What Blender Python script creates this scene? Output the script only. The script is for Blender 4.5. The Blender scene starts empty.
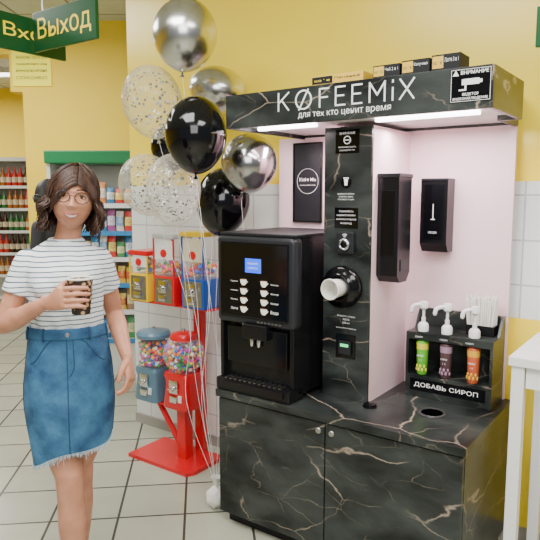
import bpy, bmesh, math, random
from mathutils import Vector, Matrix
random.seed(7)
R=math.radians; PI=math.pi
scene=bpy.context.scene; COL=scene.collection
# ---------------------------------------------------------------- camera
CAMH=1.6; PITCH=R(7.05); F=606.0
cam_d=bpy.data.cameras.new('camera'); cam=bpy.data.objects.new('camera',cam_d); COL.objects.link(cam)
cam.location=(0,0,CAMH); cam.rotation_euler=(R(90)-PITCH,0,0)
cam_d.sensor_width=36; cam_d.lens=36*F/540; cam_d.clip_start=.05
scene.camera=cam
def ray(px,py):
    x=(px-270)/F; y=-(py-270)/F
    return Vector((x, math.cos(PITCH)+y*math.sin(PITCH), -math.sin(PITCH)+y*math.cos(PITCH)))
def P(px,py,Y):
    r=ray(px,py); t=Y/r.y
    return Vector((0,0,CAMH))+r*t
# kiosk / wall frame
KO=Vector((-.2548,2.82,0)); KA=-R(35.6)
KM=Matrix.Translation(KO)@Matrix.Rotation(KA,4,'Z')
def K(u,v,z=0): return KM@Vector((u,v,z))
# ---------------------------------------------------------------- geometry helpers
def bx(bm,x0,x1,y0,y1,z0,z1,bev=0,seg=2,M=None):
    m=Matrix.Translation(((x0+x1)/2,(y0+y1)/2,(z0+z1)/2))@Matrix.Diagonal((x1-x0,y1-y0,z1-z0,1))
    r=bmesh.ops.create_cube(bm,size=1,matrix=(M@m if M else m))
    if bev>0:
        es=list({e for v in r['verts'] for e in v.link_edges})
        bmesh.ops.bevel(bm,geom=es,offset=bev,segments=seg,affect='EDGES',profile=.6)
def loft(bm,rings,seg=20,cap=True,n=2.0):
    prev=None; first=None
    for (c,a,b,ra,rb) in rings:
        vs=[]
        for i in range(seg):
            t=2*PI*i/seg; ct,st=math.cos(t),math.sin(t)
            if n!=2.0:
                ct=math.copysign(abs(ct)**(2/n),ct); st=math.copysign(abs(st)**(2/n),st)
            vs.append(bm.verts.new(Vector(c)+Vector(a)*(ct*ra)+Vector(b)*(st*rb)))
        if prev:
            for i in range(seg):
                bm.faces.new((prev[i],prev[(i+1)%seg],vs[(i+1)%seg],vs[i]))
        else: first=vs
        prev=vs
    if cap:
        bm.faces.new(first[::-1]); bm.faces.new(prev)
def chain(bm,pts,rad,seg=12,rnd=True,flat=1.0,up=None):
    pts=[Vector(p) for p in pts]; n=len(pts)
    if not hasattr(rad,'__len__'): rad=[rad]*n
    tans=[]
    for i in range(n):
        a=pts[max(i-1,0)]; b=pts[min(i+1,n-1)]
        tans.append((b-a).normalized())
    u=Vector(up) if up else (Vector((0,0,1)) if abs(tans[0].z)<.9 else Vector((1,0,0)))
    rings=[]
    for i in range(n):
        t=tans[i]; u=(u-t*u.dot(t)).normalized(); w=t.cross(u)
        rings.append((pts[i],u.copy(),w,rad[i],rad[i]*flat))
    if rnd:
        c,u0,w0,r,f=rings[0]; t=tans[0]
        pre=[(c-t*r*.92,u0,w0,r*.38,f*.38),(c-t*r*.6,u0,w0,r*.8,f*.8)]
        c,u1,w1,r,f=rings[-1]; t=tans[-1]
        post=[(c+t*r*.6,u1,w1,r*.8,f*.8),(c+t*r*.92,u1,w1,r*.38,f*.38)]
        rings=pre+rings+post
    loft(bm,rings,seg)
def smoothpath(pts,k=6):
    pts=[Vector(p) for p in pts]; out=[]
    for i in range(len(pts)-1):
        p0=pts[max(i-1,0)];p1=pts[i];p2=pts[i+1];p3=pts[min(i+2,len(pts)-1)]
        for j in range(k):
            t=j/k
            out.append(.5*((2*p1)+(p2-p0)*t+(2*p0-5*p1+4*p2-p3)*t*t+(3*p1-p0-3*p2+p3)*t**3))
    out.append(pts[-1]); return out
def lathe(bm,prof,loc=(0,0,0),M=None,seg=24,cap=True):
    T=Matrix.Translation(loc)
    if M: T=T@M
    A=T.to_3x3(); rings=[]
    for r,z in prof:
        rings.append((T@Vector((0,0,z)),A@Vector((1,0,0)),A@Vector((0,1,0)),max(r,1e-4),max(r,1e-4)))
    loft(bm,rings,seg,cap)
def sph(bm,c,r,seg=20,rings=12,M=None):
    if not hasattr(r,'__len__'): r=(r,r,r)
    m=Matrix.Translation(c)@(M if M else Matrix())@Matrix.Diagonal((r[0],r[1],r[2],1))
    bmesh.ops.create_uvsphere(bm,u_segments=seg,v_segments=rings,radius=1,matrix=m)
def prism(bm,poly,axis,a0,a1,M=None):
    def pt(p,a):
        v={'x':(a,p[0],p[1]),'y':(p[0],a,p[1]),'z':(p[0],p[1],a)}[axis]
        v=Vector(v); return M@v if M else v
    A=[bm.verts.new(pt(p,a0)) for p in poly]; B=[bm.verts.new(pt(p,a1)) for p in poly]
    n=len(poly)
    bm.faces.new(A); bm.faces.new(B[::-1])
    for i in range(n): bm.faces.new((A[i],B[i],B[(i+1)%n],A[(i+1)%n]))
def NB(): return bmesh.new()
def obj(name,bm,mat,parent=None,smooth=False,angle=40,loc=None,rotz=None):
    bmesh.ops.recalc_face_normals(bm,faces=bm.faces)
    me=bpy.data.meshes.new(name); bm.to_mesh(me); bm.free()
    if smooth:
        for p in me.polygons: p.use_smooth=True
        try: me.set_sharp_from_angle(angle=R(angle))
        except Exception: pass
    me.materials.append(mat)
    o=bpy.data.objects.new(name,me); COL.objects.link(o)
    if parent: o.parent=parent
    if loc is not None: o.location=loc
    if rotz is not None: o.rotation_euler=(0,0,rotz)
    return o
def tag(o,label,cat,group=None,kind=None):
    o['label']=label; o['category']=cat
    if group: o['group']=group
    if kind: o['kind']=kind
    return o
def thing(name,label,cat,loc=(0,0,0),rotz=0,group=None):
    o=bpy.data.objects.new(name,None); COL.objects.link(o); o.empty_display_size=.1
    o.location=loc; o.rotation_euler=(0,0,rotz)
    return tag(o,label,cat,group)
def struct(name,bm,mat,**k):
    o=obj(name,bm,mat,**k); o['kind']='structure'; return o
def dup(root,loc,rotz=None,label=None,group=None):
    r=root.copy(); COL.objects.link(r); r.location=loc
    if rotz is not None: r.rotation_euler=(0,0,rotz)
    if label: r['label']=label
    if group: r['group']=group
    for ch in list(root.children):
        c=ch.copy(); COL.objects.link(c); c.parent=r
        for g in list(ch.children):
            d=g.copy(); COL.objects.link(d); d.parent=c
    return r
def fuse(name,bm,mat,parent,voxel=.005,it=4,fac=.5):
    bmesh.ops.recalc_face_normals(bm,faces=bm.faces)
    me=bpy.data.meshes.new('tmp'); bm.to_mesh(me); bm.free()
    t=bpy.data.objects.new('tmp',me); COL.objects.link(t)
    m=t.modifiers.new('r','REMESH'); m.mode='VOXEL'; m.voxel_size=voxel
    if it:
        s=t.modifiers.new('s','SMOOTH'); s.iterations=it; s.factor=fac
    bpy.context.view_layer.update()
    dg=bpy.context.evaluated_depsgraph_get()
    me2=bpy.data.meshes.new_from_object(t.evaluated_get(dg)); me2.name=name
    bpy.data.objects.remove(t); bpy.data.meshes.remove(me)
    for p in me2.polygons: p.use_smooth=True
    me2.materials.clear(); me2.materials.append(mat)
    o=bpy.data.objects.new(name,me2); COL.objects.link(o)
    if parent: o.parent=parent
    return o
LAT=str.maketrans('хХ','xX')   # the built-in font draws this Cyrillic letter badly; the Latin one has the right shape
def text(s,parent,mat,loc,width=None,height=None,face='front',name='lettering',ext=.0006,off=0,M=None):
    cu=bpy.data.curves.new('t','FONT'); cu.body=s.translate(LAT); cu.size=1; cu.extrude=0; cu.offset=off; cu.resolution_u=3
    cu.align_x='CENTER'
    t=bpy.data.objects.new('t',cu); COL.objects.link(t); bpy.context.view_layer.update()
    dg=bpy.context.evaluated_depsgraph_get()
    me=bpy.data.meshes.new_from_object(t.evaluated_get(dg)); bpy.data.objects.remove(t)
    xs=[v.co.x for v in me.vertices]; ys=[v.co.y for v in me.vertices]
    if not xs: return None
    w=max(xs)-min(xs); h=max(ys)-min(ys); cx=(max(xs)+min(xs))/2; cy=(max(ys)+min(ys))/2
    sx=(width/w) if width else height/h; sy=(height/h) if height else sx
    rot=Matrix.Rotation(R(90),4,'X')
    if face=='right': rot=Matrix.Rotation(R(90),4,'Z')@rot
    if face=='top': rot=Matrix()
    T=Matrix.Translation(loc)@(M if M else Matrix())@rot@Matrix.Diagonal((sx,sy,1,1))@Matrix.Translation((-cx,-cy,0))
    me.transform(T); me.name=name
    me.materials.clear(); me.materials.append(mat)
    o=bpy.data.objects.new(name,me); COL.objects.link(o); o.parent=parent
    return o
# ---------------------------------------------------------------- materials
def newmat(name):
    m=bpy.data.materials.new(name); m.use_nodes=True
    nt=m.node_tree; b=nt.nodes['Principled BSDF']; return m,nt,b
def mat(name,c,rough=.5,metal=0,var=.06,scale=12,bump=0,emis=0,coat=0,spec=None):
    m,nt,b=newmat(name)
    tc=nt.nodes.new('ShaderNodeTexCoord'); nz=nt.nodes.new('ShaderNodeTexNoise'); nz.inputs['Scale'].default_value=scale
    nt.links.new(tc.outputs['Object'],nz.inputs['Vector'])
    mx=nt.nodes.new('ShaderNodeMix'); mx.data_type='RGBA'
    mx.inputs[6].default_value=(*[max(0,x*(1-var)) for x in c],1); mx.inputs[7].default_value=(*[min(1,x*(1+var)) for x in c],1)
    nt.links.new(nz.outputs['Fac'],mx.inputs[0]); nt.links.new(mx.outputs[2],b.inputs['Base Color'])
    b.inputs['Roughness'].default_value=rough; b.inputs['Metallic'].default_value=metal
    if spec is not None: b.inputs['Specular IOR Level'].default_value=spec
    if coat: b.inputs['Coat Weight'].default_value=coat
    if emis:
        nt.links.new(mx.outputs[2],b.inputs['Emission Color']); b.inputs['Emission Strength'].default_value=emis
    if bump:
        bp=nt.nodes.new('ShaderNodeBump'); bp.inputs['Strength'].default_value=bump; bp.inputs['Distance'].default_value=.01
        nt.links.new(nz.outputs['Fac'],bp.inputs['Height']); nt.links.new(bp.outputs[0],b.inputs['Normal'])
    return m
def ramp(nt,stops):
    r=nt.nodes.new('ShaderNodeValToRGB'); e=r.color_ramp.elements
    while len(e)<len(stops): e.new(.5)
    for i,(p,c) in enumerate(stops): e[i].position=p; e[i].color=(*c,1)
    return r
def bandmat(name,c,c2,z0,z1,rough=.3):
    m,nt,b=newmat(name); L=nt.links.new
    tc=nt.nodes.new('ShaderNodeTexCoord'); sp=nt.nodes.new('ShaderNodeSeparateXYZ'); L(tc.outputs['Object'],sp.inputs[0])
    def th(v,op):
        n=nt.nodes.new('ShaderNodeMath'); n.operation=op; L(sp.outputs['Z'],n.inputs[0]); n.inputs[1].default_value=v; return n
    a=th(z0,'GREATER_THAN'); d=th(z1,'LESS_THAN'); mu=nt.nodes.new('ShaderNodeMath'); mu.operation='MULTIPLY'; L(a.outputs[0],mu.inputs[0]); L(d.outputs[0],mu.inputs[1])
    nz=nt.nodes.new('ShaderNodeTexNoise'); nz.inputs['Scale'].default_value=45; L(tc.outputs['Object'],nz.inputs['Vector'])
    r=ramp(nt,[(.45,c2),(.55,tuple(x*.5+y*.5 for x,y in zip(c,c2)))]); L(nz.outputs['Fac'],r.inputs[0])
    mx=nt.nodes.new('ShaderNodeMix'); mx.data_type='RGBA'; L(mu.outputs[0],mx.inputs[0]); mx.inputs[6].default_value=(*c,1); L(r.outputs[0],mx.inputs[7])
    L(mx.outputs[2],b.inputs['Base Color']); b.inputs['Roughness'].default_value=rough; return m
def marble(name='black_marble'):
    m,nt,b=newmat(name); L=nt.links.new
    tc=nt.nodes.new('ShaderNodeTexCoord')
    mp=nt.nodes.new('ShaderNodeMapping'); mp.inputs['Rotation'].default_value=(.3,.75,.2); mp.inputs['Scale'].default_value=(1.0,1.0,2.0)
    L(tc.outputs['Object'],mp.inputs['Vector'])
    n1=nt.nodes.new('ShaderNodeTexNoise'); n1.inputs['Scale'].default_value=2.6; n1.inputs['Detail'].default_value=5
    L(mp.outputs[0],n1.inputs['Vector'])
    vm=nt.nodes.new('ShaderNodeVectorMath'); vm.operation='SCALE'; vm.inputs['Scale'].default_value=.26
    L(n1.outputs['Color'],vm.inputs[0])
    va=nt.nodes.new('ShaderNodeVectorMath'); L(mp.outputs[0],va.inputs[0]); L(vm.outputs[0],va.inputs[1])
    def vein(scale,w,gain,off,lo,hi):
        v=nt.nodes.new('ShaderNodeTexVoronoi'); v.feature='DISTANCE_TO_EDGE'; v.inputs['Scale'].default_value=scale
        ad=nt.nodes.new('ShaderNodeVectorMath'); ad.inputs[1].default_value=(off,off*.7,off*.3); L(va.outputs[0],ad.inputs[0]); L(ad.outputs[0],v.inputs['Vector'])
        rr=ramp(nt,[(0,(1,1,1)),(w,(0,0,0))]); L(v.outputs['Distance'],rr.inputs[0])
        nm=nt.nodes.new('ShaderNodeTexNoise'); nm.inputs['Scale'].default_value=2.3+off; L(ad.outputs[0],nm.inputs['Vector'])
        r2=ramp(nt,[(lo,(0,0,0)),(hi,(1,1,1))]); L(nm.outputs['Fac'],r2.inputs[0])
        mu=nt.nodes.new('ShaderNodeMath'); mu.operation='MULTIPLY'; L(rr.outputs[0],mu.inputs[0]); L(r2.outputs[0],mu.inputs[1])
        m2=nt.nodes.new('ShaderNodeMath'); m2.operation='MULTIPLY'; m2.inputs[1].default_value=gain; L(mu.outputs[0],m2.inputs[0]); return m2
    a=vein(1.5,.0085,.75,0,.42,.60); c=vein(3.6,.012,.28,3.1,.44,.64)
    s=nt.nodes.new('ShaderNodeMath'); s.use_clamp=True; L(a.outputs[0],s.inputs[0]); L(c.outputs[0],s.inputs[1])
    nb=nt.nodes.new('ShaderNodeTexNoise'); nb.inputs['Scale'].default_value=4; nb.inputs['Detail'].default_value=8; L(va.outputs[0],nb.inputs['Vector'])
    rb=ramp(nt,[(.34,(.006,.008,.008)),(.70,(.046,.054,.050))]); L(nb.outputs['Fac'],rb.inputs[0])
    mx=nt.nodes.new('ShaderNodeMix'); mx.data_type='RGBA'; L(s.outputs[0],mx.inputs[0]); L(rb.outputs[0],mx.inputs[6]); mx.inputs[7].default_value=(.48,.38,.29,1)
    L(mx.outputs[2],b.inputs['Base Color']); b.inputs['Roughness'].default_value=.3; b.inputs['Specular IOR Level'].default_value=.35
    return m
def islands(name,cols,rough=.3,metal=0):
    m,nt,b=newmat(name)
    g=nt.nodes.new('ShaderNodeNewGeometry'); n=len(cols)
    r=ramp(nt,[(i/n,c) for i,c in enumerate(cols)]); r.color_ramp.interpolation='CONSTANT'
    nt.links.new(g.outputs['Random Per Island'],r.inputs[0]); nt.links.new(r.outputs[0],b.inputs['Base Color'])
    b.inputs['Roughness'].default_value=rough; b.inputs['Metallic'].default_value=metal
    return m
def clear(name,tint,alpha,rough=.05,edge=.5):
    m,nt,b=newmat(name); L=nt.links.new; out=nt.nodes['Material Output']
    b.inputs['Base Color'].default_value=(*tint,1); b.inputs['Roughness'].default_value=rough
    tr=nt.nodes.new('ShaderNodeBsdfTransparent'); mx=nt.nodes.new('ShaderNodeMixShader')
    lw=nt.nodes.new('ShaderNodeLayerWeight'); lw.inputs['Blend'].default_value=.3
    mr=nt.nodes.new('ShaderNodeMapRange'); mr.inputs['To Min'].default_value=alpha; mr.inputs['To Max'].default_value=min(1,alpha+edge)
    L(lw.outputs['Facing'],mr.inputs['Value']); L(mr.outputs[0],mx.inputs[0]); L(tr.outputs[0],mx.inputs[1]); L(b.outputs[0],mx.inputs[2]); L(mx.outputs[0],out.inputs[0])
    return m
def brickmat(name,c1,c2,mortar,w,h,msize,rough=.3,rot=(0,0,0),offset=0,loc=(0,0,0),extra=None):
    m,nt,b=newmat(name); L=nt.links.new
    tc=nt.nodes.new('ShaderNodeTexCoord'); mp=nt.nodes.new('ShaderNodeMapping'); mp.inputs['Rotation'].default_value=rot; mp.inputs['Location'].default_value=loc
    L(tc.outputs['Object'],mp.inputs['Vector'])
    br=nt.nodes.new('ShaderNodeTexBrick'); br.offset=offset; br.inputs['Scale'].default_value=1
    br.inputs['Color1'].default_value=(*c1,1); br.inputs['Color2'].default_value=(*c2,1); br.inputs['Mortar'].default_value=(*mortar,1)
    br.inputs['Brick Width'].default_value=w; br.inputs['Row Height'].default_value=h; br.inputs['Mortar Size'].default_value=msize; br.inputs['Mortar Smooth'].default_value=.1
    L(mp.outputs[0],br.inputs['Vector'])
    nz=nt.nodes.new('ShaderNodeTexNoise'); nz.inputs['Scale'].default_value=5; nz.inputs['Detail'].default_value=6; L(tc.outputs['Object'],nz.inputs['Vector'])
    mx=nt.nodes.new('ShaderNodeMix'); mx.data_type='RGBA'; mx.blend_type='MULTIPLY'; mx.inputs[0].default_value=.35
    L(br.outputs['Color'],mx.inputs[6]); L(nz.outputs['Fac'],mx.inputs[7]); 
    rr=ramp(nt,[(.2,(.7,.7,.7)),(.6,(1,1,1))]); L(nz.outputs['Fac'],rr.inputs[0]); L(rr.outputs[0],mx.inputs[7])
    L(mx.outputs[2],b.inputs['Base Color']); b.inputs['Roughness'].default_value=rough
    return m,nt,b,mx
YEL=(1,.75,.045)
M_marble=marble()
M_yellow2=mat('far_yellow_paint',(1,.68,.035),.6,var=.05,scale=3)
M_white=mat('white_paint',(.82,.82,.80),.45,var=.03)
M_ceil,_,_,_=brickmat('ceiling_tiles',(.72,.76,.76),(.68,.72,.72),(.3,.3,.3),.6,.6,.014,.8)
M_floor,_,_,_=brickmat('floor_tiles',(.46,.46,.35),(.39,.40,.31),(.055,.055,.045),.33,.33,.0065,.22,rot=(0,0,R(-6.5)),loc=(.1,.05,0))
M_pink=mat('pink_panel',(.86,.62,.65),.45,var=.02)
M_black=mat('black_plastic',(.006,.006,.007),.25,var=.2,spec=.35)
M_blackm=mat('matte_black',(.010,.010,.012),.6,var=.2,spec=.3)
M_gloss=mat('gloss_black',(.003,.003,.004),.12,var=.1,spec=.4)
M_dgrey=mat('dark_grey_plastic',(.016,.017,.020),.35,var=.1,spec=.35)
M_ink=mat('white_lettering',(.85,.85,.82),.5,emis=.2,var=.02)
M_kink=mat('black_lettering',(.02,.02,.02),.6)
M_chrome=mat('chrome',(.75,.75,.76),.15,1,var=.03)
M_steel=mat('brushed_steel',(.45,.45,.46),.3,1,var=.1,scale=40)
M_red=mat('red_enamel',(.66,.004,.012),.28,var=.05,coat=.3)
M_blue=mat('blue_enamel',(.012,.075,.36),.3,var=.06,coat=.3)
M_teal=mat('grey_blue_enamel',(.10,.20,.28),.3,var=.06,coat=.3)
M_yen=mat('yellow_enamel',(.9,.6,.01),.3,var=.05,coat=.3)
M_greyw=mat('grey_white_enamel',(.50,.51,.50),.35,var=.05)
M_green=mat('green_sign',(.006,.088,.022),.35,var=.06,spec=.3)
M_gcrown=mat('green_fascia',(.010,.19,.06),.4,var=.05)
M_ylet=mat('yellow_lettering',(1,.72,.02),.4,emis=.4,var=.02)
M_paper=mat('paper',(.82,.80,.74),.7,var=.03)
M_led=mat('led_diffuser',(1,.93,.95),.5,emis=12,var=0)
M_lamp=mat('lamp_diffuser',(1,1,.98),.5,emis=5,var=0)
M_screen=mat('blue_screen',(.02,.10,.8),.3,emis=1.2,var=.1)
M_glass=clear('clear_plastic',(.9,.92,.93),.05,.03,.35)
M_gum=islands('gumballs',[(.8,.01,.02),(.95,.6,.01),(.01,.38,.08),(.01,.12,.7),(.85,.85,.85),(.95,.22,.01),(.6,.03,.4)],.2)
M_string=mat('white_ribbon',(.8,.78,.75),.5)
# ---------------------------------------------------------------- setting
bm=NB(); bx(bm,-9,5,-3,13,-.1,0); struct('floor',bm,M_floor)
bm=NB(); bx(bm,-9,5,-3,13,3.3,3.4); struct('ceiling',bm,M_ceil)
mw,nt,b,mx=brickmat('tiled_wall',(.80,.83,.80),(.77,.80,.78),(.5,.52,.5),.30,.20,.004,.25,rot=(R(90),0,0),loc=(0,0,0))
L=nt.links.new
tc=nt.nodes.new('ShaderNodeTexCoord'); sp=nt.nodes.new('ShaderNodeSeparateXYZ'); L(tc.outputs['Object'],sp.inputs[0])
def gt(sock,val,op='GREATER_THAN'):
    n=nt.nodes.new('ShaderNodeMath'); n.operation=op; L(sock,n.inputs[0]); n.inputs[1].default_value=val; return n.outputs[0]
hi=gt(sp.outputs['Z'],1.66); lo=gt(sp.outputs['Z'],1.05,'LESS_THAN'); rt=gt(sp.outputs['X'],.8)
mu=nt.nodes.new('ShaderNodeMath'); mu.operation='MULTIPLY'; L(lo,mu.inputs[0]); L(rt,mu.inputs[1])
su=nt.nodes.new('ShaderNodeMath'); su.operation='MAXIMUM'; L(hi,su.inputs[0]); L(mu.outputs[0],su.inputs[1])
m3=nt.nodes.new('ShaderNodeMix'); m3.data_type='RGBA'; L(su.outputs[0],m3.inputs[0]); L(mx.outputs[2],m3.inputs[6]); m3.inputs[7].default_value=(*YEL,1)
L(m3.outputs[2],b.inputs['Base Color'])
bm=NB(); bx(bm,-1.345,3.2,.69,.95,0,3.3); struct('wall_back',bm,mw,loc=KO,rotz=KA)
xa=P(23,100,6.2).x; xb=P(11,100,6.2).x
bm=NB(); bx(bm,xa,3,6.2,6.4,0,3.3); bx(bm,xb,xa,6.2,6.4,2.62,3.3); bx(bm,-9,xb,6.2,6.4,2.98,3.3); struct('wall_far',bm,M_yellow2)
bm=NB(); bx(bm,-9,3,10,10.2,0,3.3); struct('wall_rear',bm,M_yellow2)
bm=NB(); bx(bm,-9.1,-9,-3,13,0,3.3); struct('wall_left',bm,M_yellow2)
bm=NB(); bx(bm,-1.345,3.2,.675,.69,0,.07); struct('baseboard_back',bm,mat('grey_skirting',(.35,.33,.3),.5),loc=KO,rotz=KA)
# ---------------------------------------------------------------- ceiling lights
def ceiling_light(x,y,label,first=[None]):
    if first[0] is None:
        t=thing('ceiling_light',label,'ceiling light',(x,y,3.3),0,'ceiling lights')
        bm=NB(); bx(bm,-.62,.62,-.17,-.15,-.06,0); bx(bm,-.62,.62,.15,.17,-.06,0); bx(bm,-.62,-.6,-.15,.15,-.06,0); bx(bm,.6,.62,-.15,.15,-.06,0); obj('lamp_frame',bm,M_white,t)
        bm=NB(); bx(bm,-.6,.6,-.15,.15,-.05,-.02,.005); obj('diffuser',bm,M_lamp,t); first[0]=t; return t
    return dup(first[0],(x,y,3.3),0,label)
p=P(4,66,8.2); ceiling_light(p.x-.1,8.6,'white ceiling strip light in the far room at the left edge')
for (x,y,n) in ((-1.6,1.8,'ceiling strip light above the shop floor behind the camera'),(1.0,.6,'ceiling strip light over the front of the kiosk'),(-3.2,4.2,'ceiling strip light before the far doorway')):
    ceiling_light(x,y,n)
def area(loc,size,power,color=(1,1,1),rot=(0,0,0),sy=None):
    l=bpy.data.lights.new('area','AREA'); l.energy=power; l.color=color; l.shape='RECTANGLE'; l.size=size; l.size_y=sy or size
    o=bpy.data.objects.new('area_lamp',l); COL.objects.link(o); o.location=loc; o.rotation_euler=rot; return o
area((-1.0,1.2,3.15),1.3,98,(1,.99,.97)); area((1.0,.2,3.15),1.3,80,(1,.99,.97)); area((-2.6,4.4,3.15),1.5,100,(1,.99,.97)); area((-5,8,3.15),2,120)
area((-.3,-1.6,2.6),2.0,88,(1,.98,.97),rot=(R(62),0,0))  # unseen area light behind the camera, tilted forward, not on the ceiling
w=bpy.data.worlds.new('world'); scene.world=w; w.use_nodes=True
w.node_tree.nodes['Background'].inputs[0].default_value=(.9,.95,1,1); w.node_tree.nodes['Background'].inputs[1].default_value=.26
# ---------------------------------------------------------------- KIOSK
kiosk=thing('coffee_kiosk','tall black marble self-service coffee kiosk with pink lit back panels','coffee kiosk',KO,KA)
W=1.2; D=.65; ZC=.68
bm=NB(); bx(bm,.01,W-.01,.02,D,.06,ZC-.034,.002); obj('cabinet_body',bm,M_marble,kiosk)
bm=NB(); bx(bm,.03,W-.03,.05,D-.02,0,.06); obj('plinth',bm,M_blackm,kiosk)
for (a,b_,lx) in ((.012,.597,.568),(.603,W-.012,.632)):
    bm=NB(); bx(bm,a,b_,.0,.018,.065,ZC-.042,.002); d=obj('door',bm,M_marble,kiosk)
    bm=NB(); Mx=Matrix.Rotation(R(90),4,'X')
    lathe(bm,[(.013,0),(.013,.003),(.011,.005),(.009,.005)],(lx,0,.60),Mx,20); bx(bm,lx-.001,lx+.001,-.0062,-.004,.595,.605); obj('lock',bm,M_steel,d,True)
bm=NB(); bx(bm,0,W,-.012,D,ZC-.034,ZC,.002); obj('countertop',bm,M_marble,kiosk)
bm=NB(); bx(bm,-.075,1.165,D-.02,D,ZC,1.90); obj('back_panel',bm,M_pink,kiosk)
CU0,CU1,CV=.455,.685,.22
bm=NB(); bx(bm,CU0,CU1,CV,CV+.016,ZC,1.893,.001); obj('column_front',bm,M_marble,kiosk)
bm=NB(); bx(bm,CU1-.016,CU1,CV+.016,D-.02,ZC,1.893); cs=obj('column_side',bm,M_pink,kiosk)
bm=NB(); bx(bm,CU0,CU0+.016,CV+.016,D-.02,ZC,1.893); obj('column_side',bm,M_pink,kiosk)
H0,H1=1.893,2.037; HU0,HU1=.075,1.240; HD=.40
bm=NB(); bx(bm,HU0,HU1,-.005,.012,H0,H1,.001); bx(bm,HU0,HU0+.016,.012,D,H0,H1); bx(bm,HU1-.016,HU1,.012,HD,H0,H1); bx(bm,1.165,HU1-.016,HD-.016,HD,H0,H1)
bx(bm,1.149,1.165,HD-.016,D,H0,H1); bx(bm,HU0+.016,1.149,D-.016,D,H0,H1); bx(bm,HU0+.016,1.149,.012,D-.016,H1-.016,H1); bx(bm,1.149,HU1-.016,.012,HD-.016,H1-.016,H1)
hd=obj('header',bm,M_marble,kiosk)
bm=NB(); bx(bm,HU0+.016,1.149,.012,D-.016,H0+.02,H0+.034); bx(bm,1.149,HU1-.016,.012,HD-.016,H0+.02,H0+.034); obj('header_soffit',bm,mat('white_soffit',(.8,.74,.75),.4),kiosk)
for (a,b_) in ((.12,.43),(.72,1.14)):
    bm=NB(); bx(bm,a,b_,.17,.20,H0+.005,H0+.019,.003); obj('light_strip',bm,M_led,kiosk)
    l=area((0,0,0),b_-a,7.5,(1,.84,.88),sy=.05); l.parent=kiosk; l.location=((a+b_)/2,.36,H0-.01)  # unseen area lights below the header, added to the strip's own glow
    l=area((0,0,0),b_-a,2.0,(1,.86,.90),sy=.05); l.parent=kiosk; l.location=((a+b_)/2,.1,H0-.01)
# header sign in thin strokes
def stroke(bm,p,q,w=.0062,y0=-.0075,y1=-.005):
    p=Vector(p);q=Vector(q);d=(q-p).normalized();n=Vector((-d.y,d.x))*w/2; p=p-d*w*.5;q=q+d*w*.5
    prism(bm,[p+n,q+n,q-n,p-n],'y',y0,y1)
ZB,ZT=1.950,2.020
def letter(name,strokes,x0,x1,extra=None):
    bm=NB()
    for (a,b_,c,d) in strokes: stroke(bm,(x0+(x1-x0)*a,ZB+(ZT-ZB)*b_),(x0+(x1-x0)*c,ZB+(ZT-ZB)*d))
    if extra: extra(bm)
    return obj('sign_letter',bm,M_ink,kiosk)
letter('K',[(0,0,0,1),(0,.42,1,1),(.3,.6,1,0)],.362,.412)
def oring(bm):
    cx,cz=.485,(ZB+ZT)/2; n=32
    for k in range(n):
        a=2*PI*k/n; c=2*PI*(k+1)/n; ro,ri=.040,.0335
        prism(bm,[(cx+ro*math.cos(a),cz+ro*math.sin(a)),(cx+ro*math.cos(c),cz+ro*math.sin(c)),(cx+ri*math.cos(c),cz+ri*math.sin(c)),(cx+ri*math.cos(a),cz+ri*math.sin(a))],'y',-.0075,-.005)
letter('O',[(.25,-.05,.75,1.05)],.443,.528,oring)
letter('F',[(0,0,0,1),(0,1,1,1),(0,.52,.85,.52)],.562,.602)
letter('E',[(0,0,0,1),(0,1,1,1),(0,.52,.85,.52),(0,0,1,0)],.635,.675)
letter('E',[(0,0,0,1),(0,1,1,1),(0,.52,.85,.52),(0,0,1,0)],.708,.748)
letter('M',[(0,0,0,1),(0,1,.5,.35),(.5,.35,1,1),(1,0,1,1)],.782,.844)
letter('i',[(0,0,0,.62),(0,.93,0,1)],.876,.877)
letter('X',[(0,0,1,1),(0,1,1,0)],.905,.958)
text('для тех кто ценит время',kiosk,M_ink,(.665,-.006,1.921),width=.41,name='sign_lettering')
def sticker(parent,cx,cz,w,h,m,y,name='sticker'):
    bm=NB(); bx(bm,cx-w/2,cx+w/2,y-.0015,y,cz-h/2,cz+h/2); return obj(name,bm,m,parent)
SX=.048
s=sticker(kiosk,1.115+SX,1.975,.14,.112,M_gloss,-.0055)
text('ВНИМАНИЕ',s,M_ink,(1.128+SX,-.0075,2.018),width=.095,off=.015)
text('ВЕДЕТСЯ',s,M_ink,(1.115+SX,-.0075,1.944),width=.055,off=.01)
text('ВИДЕОНАБЛЮДЕНИЕ',s,M_ink,(1.115+SX,-.0075,1.930),width=.120,off=.01)
bm=NB()
for (a,b_,c,d) in ((1.085,1.145,1.976,1.996),(1.145,1.155,1.98,1.992),(1.095,1.101,1.962,1.976),(1.075,1.101,1.957,1.962)): bx(bm,a+SX,b_+SX,-.0085,-.0075,c,d)
obj('camera_pictogram',bm,M_ink,s)
bm=NB(); prism(bm,[(1.052+SX,2.008),(1.074+SX,2.008),(1.063+SX,2.028)],'y',-.0085,-.0075); obj('warning_triangle',bm,M_ink,s)
bm=NB()
for (a,b_,c,d) in ((1.047,1.183,1.921,1.9225),(1.047,1.183,2.0275,2.029),(1.047,1.0485,1.921,2.029),(1.1815,1.183,1.921,2.029)): bx(bm,a+SX,b_+SX,-.0082,-.0072,c,d)
obj('sticker_border',bm,M_ink,s)
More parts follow.
